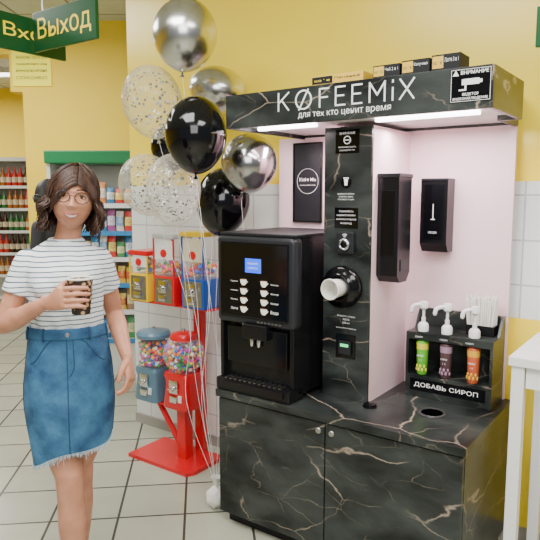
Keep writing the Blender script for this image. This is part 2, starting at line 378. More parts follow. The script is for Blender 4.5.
# column stickers
cy=CV-.0005
s=sticker(kiosk,.568,1.83,.115,.10,M_gloss,cy)
text('ВНИМАНИЕ',s,M_ink,(.568,cy-.002,1.865),width=.075,off=.01); text('ПРИЛОЖИТЕ КАРТУ',s,M_ink,(.568,cy-.002,1.806),width=.085); text('И ОЖИДАЙТЕ ЧЕК',s,M_ink,(.568,cy-.002,1.793),width=.075)
bm=NB(); lathe(bm,[(.018,0),(.018,.001),(.014,.001),(.014,0)],(.568,cy-.002,1.836),Matrix.Rotation(R(90),4,'X'),20,cap=False); bx(bm,.556,.580,cy-.004,cy-.003,1.834,1.838,M=None); obj('pictogram',bm,M_ink,s)
bm=NB(); lathe(bm,[(.0,0),(.026,0),(.026,.001),(0,.001)],(.565,cy,1.655),Matrix.Rotation(R(90),4,'X'),24); s=obj('cup_pictogram',bm,M_gloss,kiosk)
bm=NB(); prism(bm,[(.555,1.670),(.575,1.670),(.571,1.642),(.559,1.642)],'y',cy-.003,cy-.001); bx(bm,.552,.578,cy-.003,cy-.001,1.672,1.676); obj('cup_shape',bm,M_ink,s)
for i,tx in enumerate(['ВЫБЕРИТЕ НАПИТОК','ОПЛАТИТЕ ЗАКАЗ','ПОСТАВЬТЕ СТАКАН']):
    text(tx,kiosk,M_ink,(.565,cy-.001,1.605-i*.012),width=[.082,.07,.078][i],name='instruction_lettering')
s=sticker(kiosk,.568,1.50,.115,.09,M_gloss,cy)
for i,(tx,wd) in enumerate([('ПОЖАЛУЙСТА',.07),('НАЖМИТЕ КНОПКУ',.092),('НАПИТОК ГОТОВИТСЯ',.098),('45 СЕКУНД',.055)]):
    text(tx,s,M_ink,(.568,cy-.002,1.530-i*.018),width=wd,off=0)
for i,tx in enumerate(['ВОЗЬМИТЕ СТАКАН','ЗДЕСЬ','250 мл']):
    text(tx,kiosk,M_ink,(.575,cy-.001,1.062-i*.015),width=[.088,.034,.036][i],off=0,name='instruction_lettering')
text('ОПЛАТА КАРТОЙ И ТЕЛЕФОНОМ',kiosk,M_ink,(.575,cy-.001,1.008),width=.10,off=0,name='instruction_lettering')
s=sticker(kiosk,.575,.925,.10,.11,M_gloss,cy,'payment_plate')
bm=NB(); bx(bm,.545,.605,cy-.014,cy-.0015,.89,.95,.003); obj('card_reader',bm,M_dgrey,s)
bm=NB(); bx(bm,.555,.595,cy-.016,cy-.014,.925,.938); obj('green_light',bm,mat('green_led',(.1,.9,.3),.4,emis=.8),s)
RX=Matrix.Rotation(R(90),4,'X')
bm=NB(); bx(bm,.530,.615,cy-.02,cy,1.345,1.440,.006); s=obj('payment_terminal',bm,M_dgrey,kiosk)
bm=NB(); lathe(bm,[(.022,0),(.026,.002),(.026,.010),(.020,.014),(.016,.010)],(.572,cy-.019,1.385),RX,28,cap=False); obj('lens_ring',bm,M_steel,s,True)
bm=NB(); sph(bm,(.572,cy-.024,1.385),(.016,.006,.016),20,12); obj('lens',bm,M_gloss,s,True)
bm=NB()
for k in range(3):
    chain(bm,[(.572+.006*(k+1)*math.cos(a),cy-.0215,1.413+.006*(k+1)*math.sin(a)) for a in (.9,1.2,1.57,1.95,2.25)],.0011,6)
obj('contactless_mark',bm,M_ink,s)
# cup dispensing tube
bm=NB(); lathe(bm,[(.060,0),(.088,0),(.096,.008),(.095,.026),(.086,.040),(.070,.048),(.061,.058),(.054,.058),(.049,.0)],(.560,CV,1.195),RX,40,cap=False); obj('cup_tube_ring',bm,M_gloss,kiosk,True)
bm=NB(); lathe(bm,[(.001,.001),(.052,.001),(.052,.006),(.001,.006)],(.560,CV,1.195),RX,32,cap=False); obj('cup_tube_hole',bm,M_gloss,kiosk,True)
cup=thing('paper_cup','white paper cup lying sideways in the cup dispenser tube of the kiosk column','paper cup',K(.560,CV-.016,1.195),KA-R(4))
bm=NB(); lathe(bm,[(.001,.0),(.036,.0),(.0375,.004),(.0435,.096),(.0415,.096),(.0355,.006),(.001,.006)],(0,0,0),RX,32,cap=False); obj('cup_wall',bm,M_paper,cup,True)
bm=NB(); lathe(bm,[(.0435,.090),(.0465,.092),(.0465,.098),(.0435,.100),(.0415,.096)],(0,0,0),RX,32,cap=False); obj('rim',bm,M_paper,cup,True)
# ---------------------------------------------------------------- coffee machine
cm=thing('coffee_machine','black bean-to-cup vending coffee machine with blue display on the kiosk counter','coffee machine',K(.0,.03,ZC+.001),KA)
bm=NB(); bx(bm,.005,.42,.03,.50,.02,.74,.008); obj('housing',bm,M_black,cm)
bm=NB(); 
bx(bm,-.012,.432,-.012,.060,.325,.735,.030,5); dr=obj('door_panel',bm,M_dgrey,cm,True,50)
bm=NB(); bx(bm,.02,.40,-.016,-.010,.36,.705,.006); fp=obj('front_glass',bm,M_gloss,dr)
bm=NB(); bx(bm,.0,.425,.0,.52,.735,.748,.004); obj('lid',bm,M_blackm,cm)
bm=NB(); bx(bm,.165,.255,-.019,-.015,.57,.635,.002); sc=obj('display',bm,M_screen,cm)
text('ВЫБЕРИТЕ',sc,M_ink,(.21,-.0195,.613),width=.06); text('НАПИТОК',sc,M_ink,(.21,-.0195,.592),width=.055)
M_btn=mat('lit_button',(.86,.80,.70),.4,emis=.5); M_cof=mat('coffee_brown',(.25,.11,.04),.5)
names=['Эспрессо','Американо','Капучино','Латте','Мокачино','Шоколад','Молоко','Вода']
for j in range(2):
    for i in range(4):
        x=.155+.115*j; z=.525-.042*i
        bm=NB(); loft(bm,[((x,-.018,z-.014),(1,0,0),(0,1,0),.009,.004),((x,-.018,z-.004),(1,0,0),(0,1,0),.015,.006),((x,-.018,z+.012),(1,0,0),(0,1,0),.018,.007)],16); 
        chain(bm,[(x+.016,-.018,z+.006),(x+.024,-.018,z+.003),(x+.014,-.018,z-.006)],.002,6); bt=obj('button',bm,M_btn,cm,True)
        bm=NB(); loft(bm,[((x,-.018,z+.0122),(1,0,0),(0,1,0),.0150,.0072),((x,-.018,z+.0150),(1,0,0),(0,1,0),.010,.0072)],14); obj('coffee_picture',bm,M_cof,bt)
        text(names[i+4*j],fp,M_ink,(x-.055 if j==0 else x+.058,-.0165,z),width=.042,name='drink_name')
bm=NB(); bx(bm,.045,.385,.0,.02,.14,.31,.004); obj('brew_bay_back',bm,M_gloss,cm)
bm=NB(); bx(bm,.15,.29,-.03,.03,.265,.335,.01,3); sp_=obj('spout_block',bm,M_black,cm)
for xx in (.20,.24):
    bm=NB(); chain(bm,[(xx,-.012,.27),(xx,-.014,.235)],[.011,.007],12); obj('nozzle',bm,M_chrome,sp_,True)
bm=NB()
for i in range(7): bx(bm,.23+.02*i,.242+.02*i,-.016,0,.343,.350)
obj('vent_slots',bm,M_steel,dr)
bm=NB(); bx(bm,.0,.42,-.035,.08,.0,.06,.008); bx(bm,.03,.39,-.045,-.03,.02,.055,.004); tr_=obj('drip_tray',bm,M_black,cm)
bm=NB()
for i in range(12): bx(bm,.05+.028*i,.062+.028*i,-.03,.02,.06,.064)
obj('tray_grille',bm,M_steel,tr_)
for xx in (0,.40):
    bm=NB(); bx(bm,xx,xx+.02,.0,.04,.06,.33,.003); obj('bay_side',bm,M_black,cm)
for (x,y) in ((.03,.06),(.39,.06),(.03,.46),(.39,.46)):
    bm=NB(); lathe(bm,[(.018,-.0),(.018,.02)],(x,y,0),None,14); obj('foot',bm,M_blackm,cm)
# framed poster
ps=thing('framed_poster','black framed coffee poster on the pink panel behind the coffee machine','poster',K(.115,D-.022,1.455),KA)
bm=NB(); 
for a in ((-.09,-.082,0,.42),(.082,.09,0,.42),(-.082,.082,0,.008),(-.082,.082,.412,.42)): bx(bm,a[0],a[1],-.014,0,a[2],a[3],.001)
obj('frame',bm,M_black,ps)
bm=NB(); bx(bm,-.082,.082,-.006,-.001,.008,.412); sh=obj('print',bm,M_dgrey,ps)
text('Кофе Mix',sh,M_ink,(0,-.0065,.225),width=.105,off=.01); text('поставьте свой стакан',sh,M_ink,(0,-.0065,.198),width=.095)
bm=NB(); chain(bm,[(.066*math.cos(a),-.0075,.218+.066*math.sin(a)) for a in [2*PI*k/24 for k in range(25)]],.0009,6)
obj('ring_logo',bm,M_ink,sh)
# dispensers
d1=thing('lid_dispenser','tall black wall dispenser mounted on the pink side of the kiosk column','dispenser',K(CU1+.001,.28,1.22),KA)
bm=NB(); prism(bm,[(0,.03),(.03,0),(.10,.0),(.135,.04),(.135,.46),(0,.46)],'x',0.002,.10); o_=obj('case',bm,M_black,d1)
bm=NB(); bx(bm,.0,.104,-.005,.14,.455,.472,.003); obj('case_lid',bm,M_dgrey,d1)
bm=NB(); bx(bm,.02,.08,-.003,0,.12,.4,.001); obj('front_window',bm,M_gloss,d1)
bm=NB(); bx(bm,.101,.103,.03,.11,.05,.10); obj('outlet_slot',bm,M_dgrey,d1)
d2=thing('napkin_dispenser','smaller black dispenser with white logo on the back pink panel','dispenser',K(.78,D-.021,1.34),KA)
bm=NB(); prism(bm,[(-.09,.04),(-.06,0),(0,0),(0,.33),(-.09,.33)],'x',0,.125); o_=obj('case',bm,M_black,d2)
bm=NB(); bx(bm,.0,.127,-.094,0,.325,.335,.002); obj('case_lid',bm,M_dgrey,d2)
bm=NB(); bx(bm,.015,.11,-.093,-.09,.06,.31,.001); fw=obj('front_panel',bm,M_gloss,d2)
bm=NB(); bx(bm,.060,.063,-.095,-.093,.15,.22); bx(bm,.052,.071,-.095,-.093,.148,.152); obj('logo_mark',bm,M_ink,fw)
text('СЮДА',fw,M_ink,(.062,-.0945,.09),width=.04)
# boxes on header
tb=[(.50,.735,.040,'long flat sweets box, leftmost on top of the kiosk header',M_cy:=mat('carton_yellow',(.80,.50,.05),.5)),
    (.775,.885,.050,'dark box with yellow panel on top of the header, second from the left',M_blackm),
    (.892,1.0,.055,'dark box on the header top between two similar boxes',M_blackm),
    (1.007,1.112,.060,'dark box on the header top nearest the video warning sticker',M_blackm)]
for i,(a,b_,h,lab,mm) in enumerate(tb):
    t=thing('carton',lab,'box',K(a,.03,H1+.001),KA,'cartons on top of the kiosk')
    wd=b_-a
    bm=NB(); bx(bm,0,wd,0,.10,0,h,.002); obj('carton_body',bm,mm,t)
    bm=NB(); bx(bm,.004,wd*.42,-.001,0,h*.2,h*.9); p_=obj('front_panel',bm,M_blackm if i==0 else M_cy,t)
    text(['Печенье','Чай 2 в 1','Капучино','Латте 3 в 1'][i],t,M_kink if i==0 else M_ink,(wd*.70,-.0012,h*.65),width=wd*.48,height=h*.25)
    text('кофе',p_,M_ylet if i==0 else M_kink,(wd*.22,-.0015,h*.5),width=wd*.3,height=h*.3)
# caddy
cd=thing('syrup_caddy','black marble syrup caddy with open front holding three bottles on the counter','syrup caddy',K(.77,.44,ZC+.001),KA)
bm=NB()
bx(bm,0,.39,0,.18,0,.10,.001); bx(bm,0,.012,0,.18,.10,.30); bx(bm,.378,.39,0,.18,.10,.30); bx(bm,.012,.378,.165,.18,.10,.30)
bx(bm,.012,.378,0,.165,.29,.30); bx(bm,.012,.378,0,.006,.268,.29)
obj('caddy_box',bm,M_marble,cd)
bm=NB(); prism(bm,[(.10,.30),(.18,.30),(.18,.385),(.15,.385)],'x',0,.012); prism(bm,[(.10,.30),(.18,.30),(.18,.385),(.15,.385)],'x',.378,.39); bx(bm,.012,.378,.165,.18,.30,.385)
obj('raised_back',bm,M_marble,cd)
bm=NB(); bx(bm,.025,.365,-.002,0,.03,.085); fs=obj('front_sticker',bm,M_gloss,cd)
text('ДОБАВЬ СИРОП',fs,M_ink,(.19,-.003,.058),width=.29,height=.024,off=.004)
for k in range(3): text('сироп',cd,M_ink,(.06+.115*k,-.0015,.280),width=.035)
def syrup(px,lab,lm,tm,txt):
    t=thing('syrup_bottle',lab,'syrup bottle',K(.77+px,.470,ZC+.103),KA,'syrup bottles in the caddy')
    bm=NB(); lathe(bm,[(.001,0),(.020,0),(.023,.004),(.027,.150),(.024,.157),(.012,.160),(.012,.176)],(0,0,0),None,28); bd=obj('bottle_body',bm,lm,t,True)
    text(txt,bd,M_ink,(0,-.0262,.090),width=.030,off=.02); text('1 л',bd,M_ink,(0,-.0255,.070),width=.012)
    bm=NB(); lathe(bm,[(.0262,.118),(.0272,.119),(.0276,.146),(.0266,.147)],(0,0,0),None,28,cap=False); obj('label_band',bm,tm,bd,True)
    bm=NB()
    for k in range(7):
        a=-PI/2+(k-3)*.36; sph(bm,(.0235*math.cos(a),.0235*math.sin(a),.024+.016*(k%2)),(.006,.003,.009),10,8)
    obj('fruit_picture',bm,tm,bd,True)
    bm=NB(); lathe(bm,[(.020,.199),(.024,.202),(.024,.230),(.018,.240),(.010,.244),(.010,.265)],(0,0,0),None,20); obj('collar',bm,M_white,t,True)
    bm=NB(); lathe(bm,[(.0065,.165),(.0065,.315)],(0,0,0),None,12); obj('pump_stem',bm,M_white,t,True)
    bm=NB(); lathe(bm,[(.012,.302),(.020,.310),(.021,.327),(.017,.338),(.001,.340)],(0,0,0),None,20)
    chain(bm,smoothpath([(0,0,.322),(-.02,-.02,.324),(-.038,-.036,.316),(-.043,-.040,.295)],5),[.0095]*16,10); obj('pump_head',bm,M_white,t,True)
syrup(.068,'syrup bottle with green label, nearest the cup column',mat('green_label',(.12,.48,.03),.35),mat('yellow_band',(.75,.70,.04),.4),'КИВИ')
syrup(.178,'syrup bottle with dark brown and pinkish label in the middle of the caddy',mat('brown_label',(.09,.045,.05),.35),mat('pinkish_band',(.35,.22,.30),.4),'КОКОС')
syrup(.300,'syrup bottle with orange-red label at the right end of the caddy',mat('orange_label',(.60,.12,.04),.35),mat('orange_band',(.80,.42,.04),.4),'ЧЕРРИ')
st=thing('straw_holder','black holder packed with white straws and stir sticks at the caddy back','straw holder',K(.77+.305,.560,ZC+.302),KA)
bm=NB(); bx(bm,-.060,.060,-.033,.033,0,.045,.002); obj('holder_box',bm,M_black,st)
for i in range(72):
    x=-.052+.104*((i*7)%72)/71; y=-.026+.052*(i%6)/5; h=random.uniform(.150,.180)
    dx=x*.22+random.uniform(-.006,.006)
    bm=NB(); chain(bm,[(x,y,.012),(x+dx,y+random.uniform(-.006,.006),h)],.0042,8,rnd=False)
    o_=obj('straw',bm,M_paper); o_.location=st.location; o_.rotation_euler=st.rotation_euler
    tag(o_,'white straw standing in the black holder behind the syrup pumps','straw','straws in the holder')
# counter items
t=thing('black_disc','small black round tin lying on the counter beside the column','disc',K(.715,.19,ZC+.0005),KA)  # small round black object of unknown use
bm=NB(); lathe(bm,[(.001,0),(.028,0),(.030,.004),(.028,.014),(.020,.018),(.001,.019)],(0,0,0),None,28); obj('disc_body',bm,M_gloss,t,True)
bm=NB(); lathe(bm,[(.030,.0),(.032,.001),(.032,.004),(.030,.005)],(0,0,0),None,28,cap=False); obj('disc_rim',bm,M_black,t,True)
bm=NB(); lathe(bm,[(.046,0),(.058,0),(.058,.004),(.052,.007),(.046,.005)],(.965,.27,ZC),None,36,cap=False); wr=obj('waste_hole_ring',bm,mat('grey_ring',(.05,.05,.05),.3),kiosk,True)
bm=NB(); lathe(bm,[(.001,.0008),(.046,.0008),(.046,.0015),(.001,.0015)],(.965,.27,ZC),None,36); obj('waste_hole',bm,mat('hole_dark',(.001,.001,.001),.9,spec=0),wr)
# ---------------------------------------------------------------- balloons
WT=K(-.10,.10,.0)
bag=thing('balloon_weight','crumpled white bag on the floor beside the kiosk holding the balloon ribbons','balloon weight',WT,0)
bm=NB(); sph(bm,(0,0,.055),(.05,.045,.055),24,16)
for v in bm.verts:
    n=math.sin(v.co.x*120)*math.sin(v.co.z*90+1)*math.cos(v.co.y*110); v.co+=Vector((v.co.x,v.co.y,v.co.z-.055)).normalized()*n*.008; v.co.z=max(v.co.z,0)
obj('bag_body',bm,M_paper,bag,True)
bm=NB(); lathe(bm,[(.012,.10),(.009,.115),(.02,.15),(.028,.165)],(0,0,0),None,9,cap=False)
obj('bag_neck',bm,M_paper,bag)
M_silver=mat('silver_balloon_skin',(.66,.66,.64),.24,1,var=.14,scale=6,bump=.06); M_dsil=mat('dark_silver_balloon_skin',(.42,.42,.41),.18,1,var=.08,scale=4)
M_bb=mat('black_balloon_skin',(.002,.002,.003),.09,0,var=.1,spec=.5)
M_cb=clear('clear_balloon_skin',(.78,.74,.62),.16,.05,.50)
M_conf=islands('confetti_flakes',[(.9,.9,.86),(.05,.05,.05),(.45,.45,.42),(.95,.95,.95),(.10,.10,.09)],.25,.3)
bl=[(185,34,3.0,32,34,M_silver,'large bright silver balloon, topmost of the bunch',(.1,.06)),
    (152,101,3.25,30,35,M_cb,'clear confetti balloon at the upper left of the bunch',(-.15,.0)),
    (218,90,3.42,29,23,M_silver,'silver balloon partly hidden behind the left end of the kiosk header',(.2,.1)),
    (196,134,2.82,31,37,M_bb,'big black balloon in the middle of the bunch',(.02,.0)),
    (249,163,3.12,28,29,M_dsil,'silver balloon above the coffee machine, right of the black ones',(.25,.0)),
    (223,201,3.25,27,33,M_bb,'black balloon just left of the coffee machine top',(.1,.0)),
    (174,189,3.02,27,35,M_cb,'clear confetti balloon hanging directly under the big black balloon',(-.05,.0)),
    (147,184,3.42,28,30,M_cb,'clear confetti balloon lowest at the left, beyond the woman\'s shoulder',(-.25,.0)),
    (171,147,3.62,20,22,M_bb,'small dark patch of a black balloon almost hidden behind the clear ones',(-.1,.0))]
for i,(px,py,Y,rx,ry,mm,lab,tl) in enumerate(bl):
    c=P(px,py,Y); dist=(c-Vector((0,0,CAMH))).dot(Vector((0,math.cos(PITCH),-math.sin(PITCH))))
    rr=rx/F*dist; hh=ry/F*dist
    t=thing('balloon',lab,'balloon',c,0,'balloons tied in a bunch')
    T=Matrix.Rotation(tl[0],4,'Y')@Matrix.Rotation(tl[1],4,'X')
    prof=[]
    for k in range(25):
        a=PI*k/24; ca=math.cos(a); z=hh*ca*(1.0 if ca>0 else 1.08); r_=rr*math.sin(a)*(1-.09*max(0,-ca)**1.5)
        if k==24: r_=.006
        prof.append((r_,z))
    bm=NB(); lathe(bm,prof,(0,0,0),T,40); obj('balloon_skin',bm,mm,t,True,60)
    zb=prof[-1][1]
    bm=NB(); lathe(bm,[(.007,zb+.002),(.004,zb-.006),(.012,zb-.02),(.013,zb-.022)],(0,0,0),T,14,cap=False); obj('knot',bm,mm,t,True)
    if mm is M_cb:
        bm=NB()
        for k in range(330):
            a=math.acos(random.uniform(-1,.95)); b_=random.uniform(0,2*PI); ca=math.cos(a)
            f=.985; rad=rr*math.sin(a)*(1-.09*max(0,-ca)**1.5)*f
            pnt=T@Vector((rad*math.cos(b_),rad*math.sin(b_),hh*ca*f))
            nn=pnt.normalized(); s0=random.uniform(.004,.0085)
            q=nn.to_track_quat('Z','Y').to_matrix().to_4x4()
            bmesh.ops.create_circle(bm,cap_ends=True,segments=7,radius=s0,matrix=Matrix.Translation(pnt)@q)
        cf=obj('confetti',bm,M_conf,t); cf['kind']='stuff'
    kb=T@Vector((0,0,zb-.01)); e=WT+Vector((0,0,.12))-c
    mid=kb.lerp(e,.35)+Vector((.05*math.sin(i*2.1)+.03,.02*math.cos(i),-.05)); m2=kb.lerp(e,.7)+Vector((.06*math.cos(i*1.3),0,0))
    bm=NB(); chain(bm,smoothpath([kb,mid,m2,e],8),.0011,5); obj('ribbon',bm,M_string,t,True)
# ---------------------------------------------------------------- gumball rack
rk=thing('machine_rack','red steel rack with flat base plate carrying the candy machines','rack',K(-.68,.42,0),KA)
bm=NB(); prism(bm,[(-.26,-.17),(.22,-.17),(.25,-.12),(.25,.14),(-.26,.14)],'z',0,.022); obj('base_plate',bm,M_red,rk)
bm=NB(); bx(bm,.03,.10,-.04,.03,.02,.34,.008); bx(bm,.03,.09,.12,.17,.0,.95,.004); obj('post',bm,M_red,rk)
bm=NB(); chain(bm,[(.05,-.0,.05),(-.17,.0,.34)],.018,10); obj('brace',bm,M_red,rk)
bm=NB(); bx(bm,-.28,.14,-.05,.08,.330,.342,.003); bx(bm,.03,.07,.05,.15,.32,.34); obj('lower_shelf',bm,M_red,rk)
bm=NB(); bx(bm,-.34,.30,-.03,.15,.945,.955,.003); obj('upper_shelf',bm,M_red,rk)
def coin_mech(t,y,z,s=1):
    bm=NB(); bx(bm,-.034*s,.034*s,y-.012,y,z-.040*s,z+.040*s,.004); cmx=obj('coin_mechanism',bm,M_chrome,t,True)
    bm=NB(); lathe(bm,[(.001,.03),(.016,.03),(.018,.012),(.014,.012)],(0,y,z-.008),RX,18,cap=False); bx(bm,-.022*s,.022*s,y-.036,y-.026,z-.013,z-.003,.003); obj('knob',bm,M_chrome,cmx,True)
    bm=NB(); bx(bm,-.028,.028,y-.016,y,z-.095*s,z-.055*s,.004); obj('chute_flap',bm,M_chrome,t,True)
def globe_machine(u,z,bodym,lidm,lab,s=1.0,jar=False):
    t=thing('gumball_machine',lab,'gumball machine',K(u,.42,z),KA,'candy vending machines on the red rack')
    bm=NB(); loft(bm,[((0,0,0),(1,0,0),(0,1,0),.088*s,.080*s),((0,0,.01),(1,0,0),(0,1,0),.09*s,.082*s),((0,0,.13*s),(1,0,0),(0,1,0),.078*s,.07*s),((0,0,.165*s),(1,0,0),(0,1,0),.085*s,.08*s),((0,0,.185*s),(1,0,0),(0,1,0),.08*s,.075*s)],32,n=6); obj('machine_body',bm,bodym,t,True,30)
    R0=.108*s; zc=.185*s+.090*s
    if jar:
        R0=.088*s; prof=[(.080*s,.183*s),(R0,.19*s),(R0,.36*s)]; zc=.27*s
    else: prof=[(.07*s,.183*s)]+[(R0*math.cos(a),zc+R0*.95*math.sin(a)) for a in [R(-50+12*k) for k in range(10)]]
    bm=NB(); lathe(bm,prof,(0,0,0),None,36,cap=False); obj('jar' if jar else 'globe',bm,M_glass,t,True,60)
    zt=prof[-1][1]; f=1.36 if jar else 1
    bm=NB(); lathe(bm,[(.068*s*f,zt-.014),(.070*s*f,zt+.006),(.062*s*f,zt+.024),(.025*s,zt+.036),(.001,zt+.038)],(0,0,0),None,28); ld=obj('lid',bm,lidm,t,True)
    bm=NB(); lathe(bm,[(.012,zt+.034),(.012,zt+.05),(.001,zt+.052)],(0,0,0),None,14); obj('lid_lock',bm,M_chrome,ld,True)
    bm=NB()
    for k in range(380):
        a=random.uniform(0,2*PI)
        if jar: zz=random.uniform(-.9,.62); r_=.86*math.sqrt(random.uniform(.35,1)); zp=zc+.085*s*zz
        else: zz=random.uniform(-.85,.5); r_=math.sqrt(1-zz*zz)*.90*math.sqrt(random.uniform(.35,1)); zp=zc+R0*zz*.92
        bmesh.ops.create_icosphere(bm,subdivisions=1,radius=.0115*s,matrix=Matrix.Translation((R0*r_*math.cos(a),R0*r_*math.sin(a),zp)))
    gb=obj('gumballs',bm,M_gum,t,True); gb['kind']='stuff'
    coin_mech(t,-.074*s,.118*s)
    bm=NB(); bx(bm,.035,.06,-.082*s,-.07*s,.05,.09); obj('price_tag',bm,M_paper,t)
globe_machine(-.618,.344,M_red,M_red,'red gumball machine with round globe on the lower right of the rack',1.16)
globe_machine(-.872,.344,M_teal,M_teal,'grey-blue gumball machine with straight clear jar on the lower left of the rack',1.12,True)
def box_machine(u,w,bodym,topm,cardm,lab,h=.40):
    t=thing('candy_machine',lab,'candy machine',K(u,.44,.956),KA,'candy vending machines on the red rack')
    bm=NB(); bx(bm,-w/2,w/2,-.08,.08,0,.17,.006); obj('machine_body',bm,bodym,t,True,30)
    bm=NB(); bx(bm,-w/2+.014,w/2-.014,-.083,-.080,.012,.158,.002); obj('metal_front',bm,M_steel,t)
    bm=NB(); bx(bm,-w/2+.004,w/2-.004,-.076,.076,.17,h-.03); obj('clear_case',bm,M_glass,t)
    for a in (-1,1):
        for c in (-1,1):
            bm=NB(); bx(bm,a*(w/2-.004)-.004,a*(w/2-.004)+.004,c*.076-.004,c*.076+.004,.17,h-.03); obj('case_corner',bm,bodym,t)
    bm=NB(); bx(bm,-w/2-.004,w/2+.004,-.084,.084,h-.03,h,.008); obj('lid',bm,topm,t,True,30)
    bm=NB(); bx(bm,-w/2+.012,w/2-.012,-.074,-.070,min(.27,h-.10),h-.04); dc=obj('display_card',bm,cardm,t)
    bm=NB(); sph(bm,(0,-.077,min(.305,h-.07)),(.026,.003,.024),14,8); obj('card_picture',bm,M_red if cardm is not M_red else M_yen,dc,True)
    bm=NB()
    for k in range(60):
        sph(bm,(random.uniform(-w/2+.022,w/2-.022),random.uniform(-.055,.055),random.uniform(.19,.25)),.014,10,6)
    gb=obj('capsules',bm,M_gum,t,True); gb['kind']='stuff'
    coin_mech(t,-.083,.11,.9)
M_pcard=mat('pale_card',(.75,.66,.42),.6,var=.2,scale=40)
box_machine(-.93,.16,M_yen,M_red,M_paper,'yellow candy machine at the left end of the upper rack shelf',.31)
box_machine(-.715,.17,M_red,M_greyw,M_paper,'red candy machine with white card in the middle of the upper shelf',.42)
box_machine(-.485,.17,M_blue,M_yen,M_pcard,'blue candy machine with yellow lid nearest the coffee kiosk',.44)
# ---------------------------------------------------------------- signs
sg=thing('exit_sign','dark green hanging exit sign with yellow lettering','sign',K(-1.36,.005,2.415),KA)
bm=NB(); bx(bm,0,.555,0,.02,0,.215,.003); obj('sign_board',bm,M_green,sg)
text('Выход',sg,M_ylet,(.280,-.001,.11),width=.47,height=.135,off=.002)
for xx in (.08,.47):
    bm=NB(); chain(bm,[(xx,.01,.21),(xx,.01,.88)],.0025,6); obj('hanging_cable',bm,M_steel,sg)
sg=thing('entrance_sign','dark green hanging entrance sign set crosswise behind the exit sign','sign',K(-1.385,-.40,2.41),KA)
bm=NB(); bx(bm,-.02,0,0,.64,0,.20,.003); obj('sign_board',bm,M_green,sg)
text('Вход',sg,M_ylet,(.001,.405,.105),width=.34,height=.090,face='right',off=.002)
for xx in (.1,.5):
    bm=NB(); chain(bm,[(-.01,xx,.19),(-.01,xx,.89)],.0025,6); obj('hanging_cable',bm,M_steel,sg)
p=P(535,47,2.1)
sg=thing('green_sign','green hanging sign cut off by the right edge of the photo','sign',p,KA)
bm=NB(); bx(bm,0,.4,0,.02,0,.13,.003); obj('sign_board',bm,M_green,sg)
bm=NB(); chain(bm,[(.1,.01,.13),(.1,.01,3.3-p.z)],.0025,6); obj('hanging_cable',bm,M_steel,sg)
p0=P(13,86,6.18); p1=P(50,50,6.18)
pt=thing('yellow_notice','bright yellow printed notice on the far yellow wall below the exit sign','notice',(p0.x,6.19,p0.z),0)
wd=p1.x-p0.x; hh=p1.z-p0.z
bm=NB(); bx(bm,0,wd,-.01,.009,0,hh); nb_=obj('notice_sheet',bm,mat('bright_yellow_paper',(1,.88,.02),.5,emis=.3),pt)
for i,tx in enumerate(['УВАЖАЕМЫЕ ПОКУПАТЕЛИ','предъявляйте чеки','на выходе из магазина','СПАСИБО']): text(tx,nb_,M_kink,(wd/2,-.011,hh*(.80-.19*i)),width=wd*.8,height=hh*.09,off=.01)
# ---------------------------------------------------------------- green-topped shelf
x0=P(46,160,5.3).x; x1=P(150,160,5.3).x; wS=x1-x0
sf=thing('display_shelf','white shop shelving unit with green top behind the woman','shelf',(x0,5.3,0),0)
M_cream=mat('cream_metal',(.72,.72,.66),.4)
bm=NB(); bx(bm,0,wS,.42,.45,0,1.95); bx(bm,0,.03,0,.45,0,1.95); bx(bm,wS-.03,wS,0,.45,0,1.95); obj('shelf_frame',bm,M_cream,sf)
bm=NB(); bx(bm,-.01,wS+.01,-.03,.46,1.87,1.98,.01); obj('green_crown',bm,M_gcrown,sf)
bm=NB(); bx(bm,0.03,wS-.03,.0,.42,0,.30); obj('base_bin',bm,M_cream,sf)
zs=[.30,.56,.80,1.03,1.26,1.50]
M_pstrip=mat('blue_price_strip',(.04,.25,.55),.4); M_wstrip=mat('white_price_strip',(.8,.8,.78),.4)
for i,z in enumerate(zs):
    bm=NB(); bx(bm,.03,wS-.03,0,.42,z,z+.02); sh=obj('shelf_board',bm,M_cream,sf)
    bm=NB(); bx(bm,.03,wS-.03,-.012,0,z-.012,z+.028); obj('price_strip',bm,[M_pstrip,M_wstrip][i%2],sh)
pc=[(.7,.05,.04),(.8,.55,.08),(.05,.22,.45),(.75,.72,.65),(.08,.35,.12),(.40,.1,.3),(.75,.28,.08),(.3,.5,.65),(.4,.25,.14)]
p2c=[(.9,.8,.2),(.7,.1,.05),(.85,.85,.85),(.2,.4,.7),(.9,.85,.5),(.85,.8,.85),(.9,.9,.8),(.85,.9,.95),(.85,.7,.4)]
PM=[bandmat('packet_%s'%n,c,d,.045,.115,.35) for n,c,d in zip(['red','yellow','blue','white','green','purple','orange','sky','brown'],pc,p2c)]
def packet(w,h,m):
    bm=NB(); loft(bm,[((0,0,0),(1,0,0),(0,1,0),w/2,.006),((0,0,.012),(1,0,0),(0,1,0),w/2,.008),((0,0,h*.3),(1,0,0),(0,1,0),w*.47,.035),((0,0,h*.7),(1,0,0),(0,1,0),w*.47,.03),((0,0,h-.012),(1,0,0),(0,1,0),w/2,.006),((0,0,h),(1,0,0),(0,1,0),w/2,.005)],20,n=3)
    return obj('snack_packet',bm,m,None,True,50)
cn=['red','yellow','blue','white','green','purple','orange','light blue','brown']
protos=[None]*9
for i,z in enumerate(zs):
    x=.075
    while x<wS-.06:
        k=random.randrange(9); h=random.uniform(.13,.20)
        if protos[k] is None: o_=packet(.07,.16,PM[k]); protos[k]=o_
        else: o_=protos[k].copy(); COL.objects.link(o_)
        o_.location=(x0+x,5.3+.07,z+.021); o_.scale=(1,1,h/.16)
        tag(o_,'%s snack packet standing on the green-topped shop shelf'%cn[k],'packet','%s snack packets on the shop shelf'%cn[k]); x+=.076
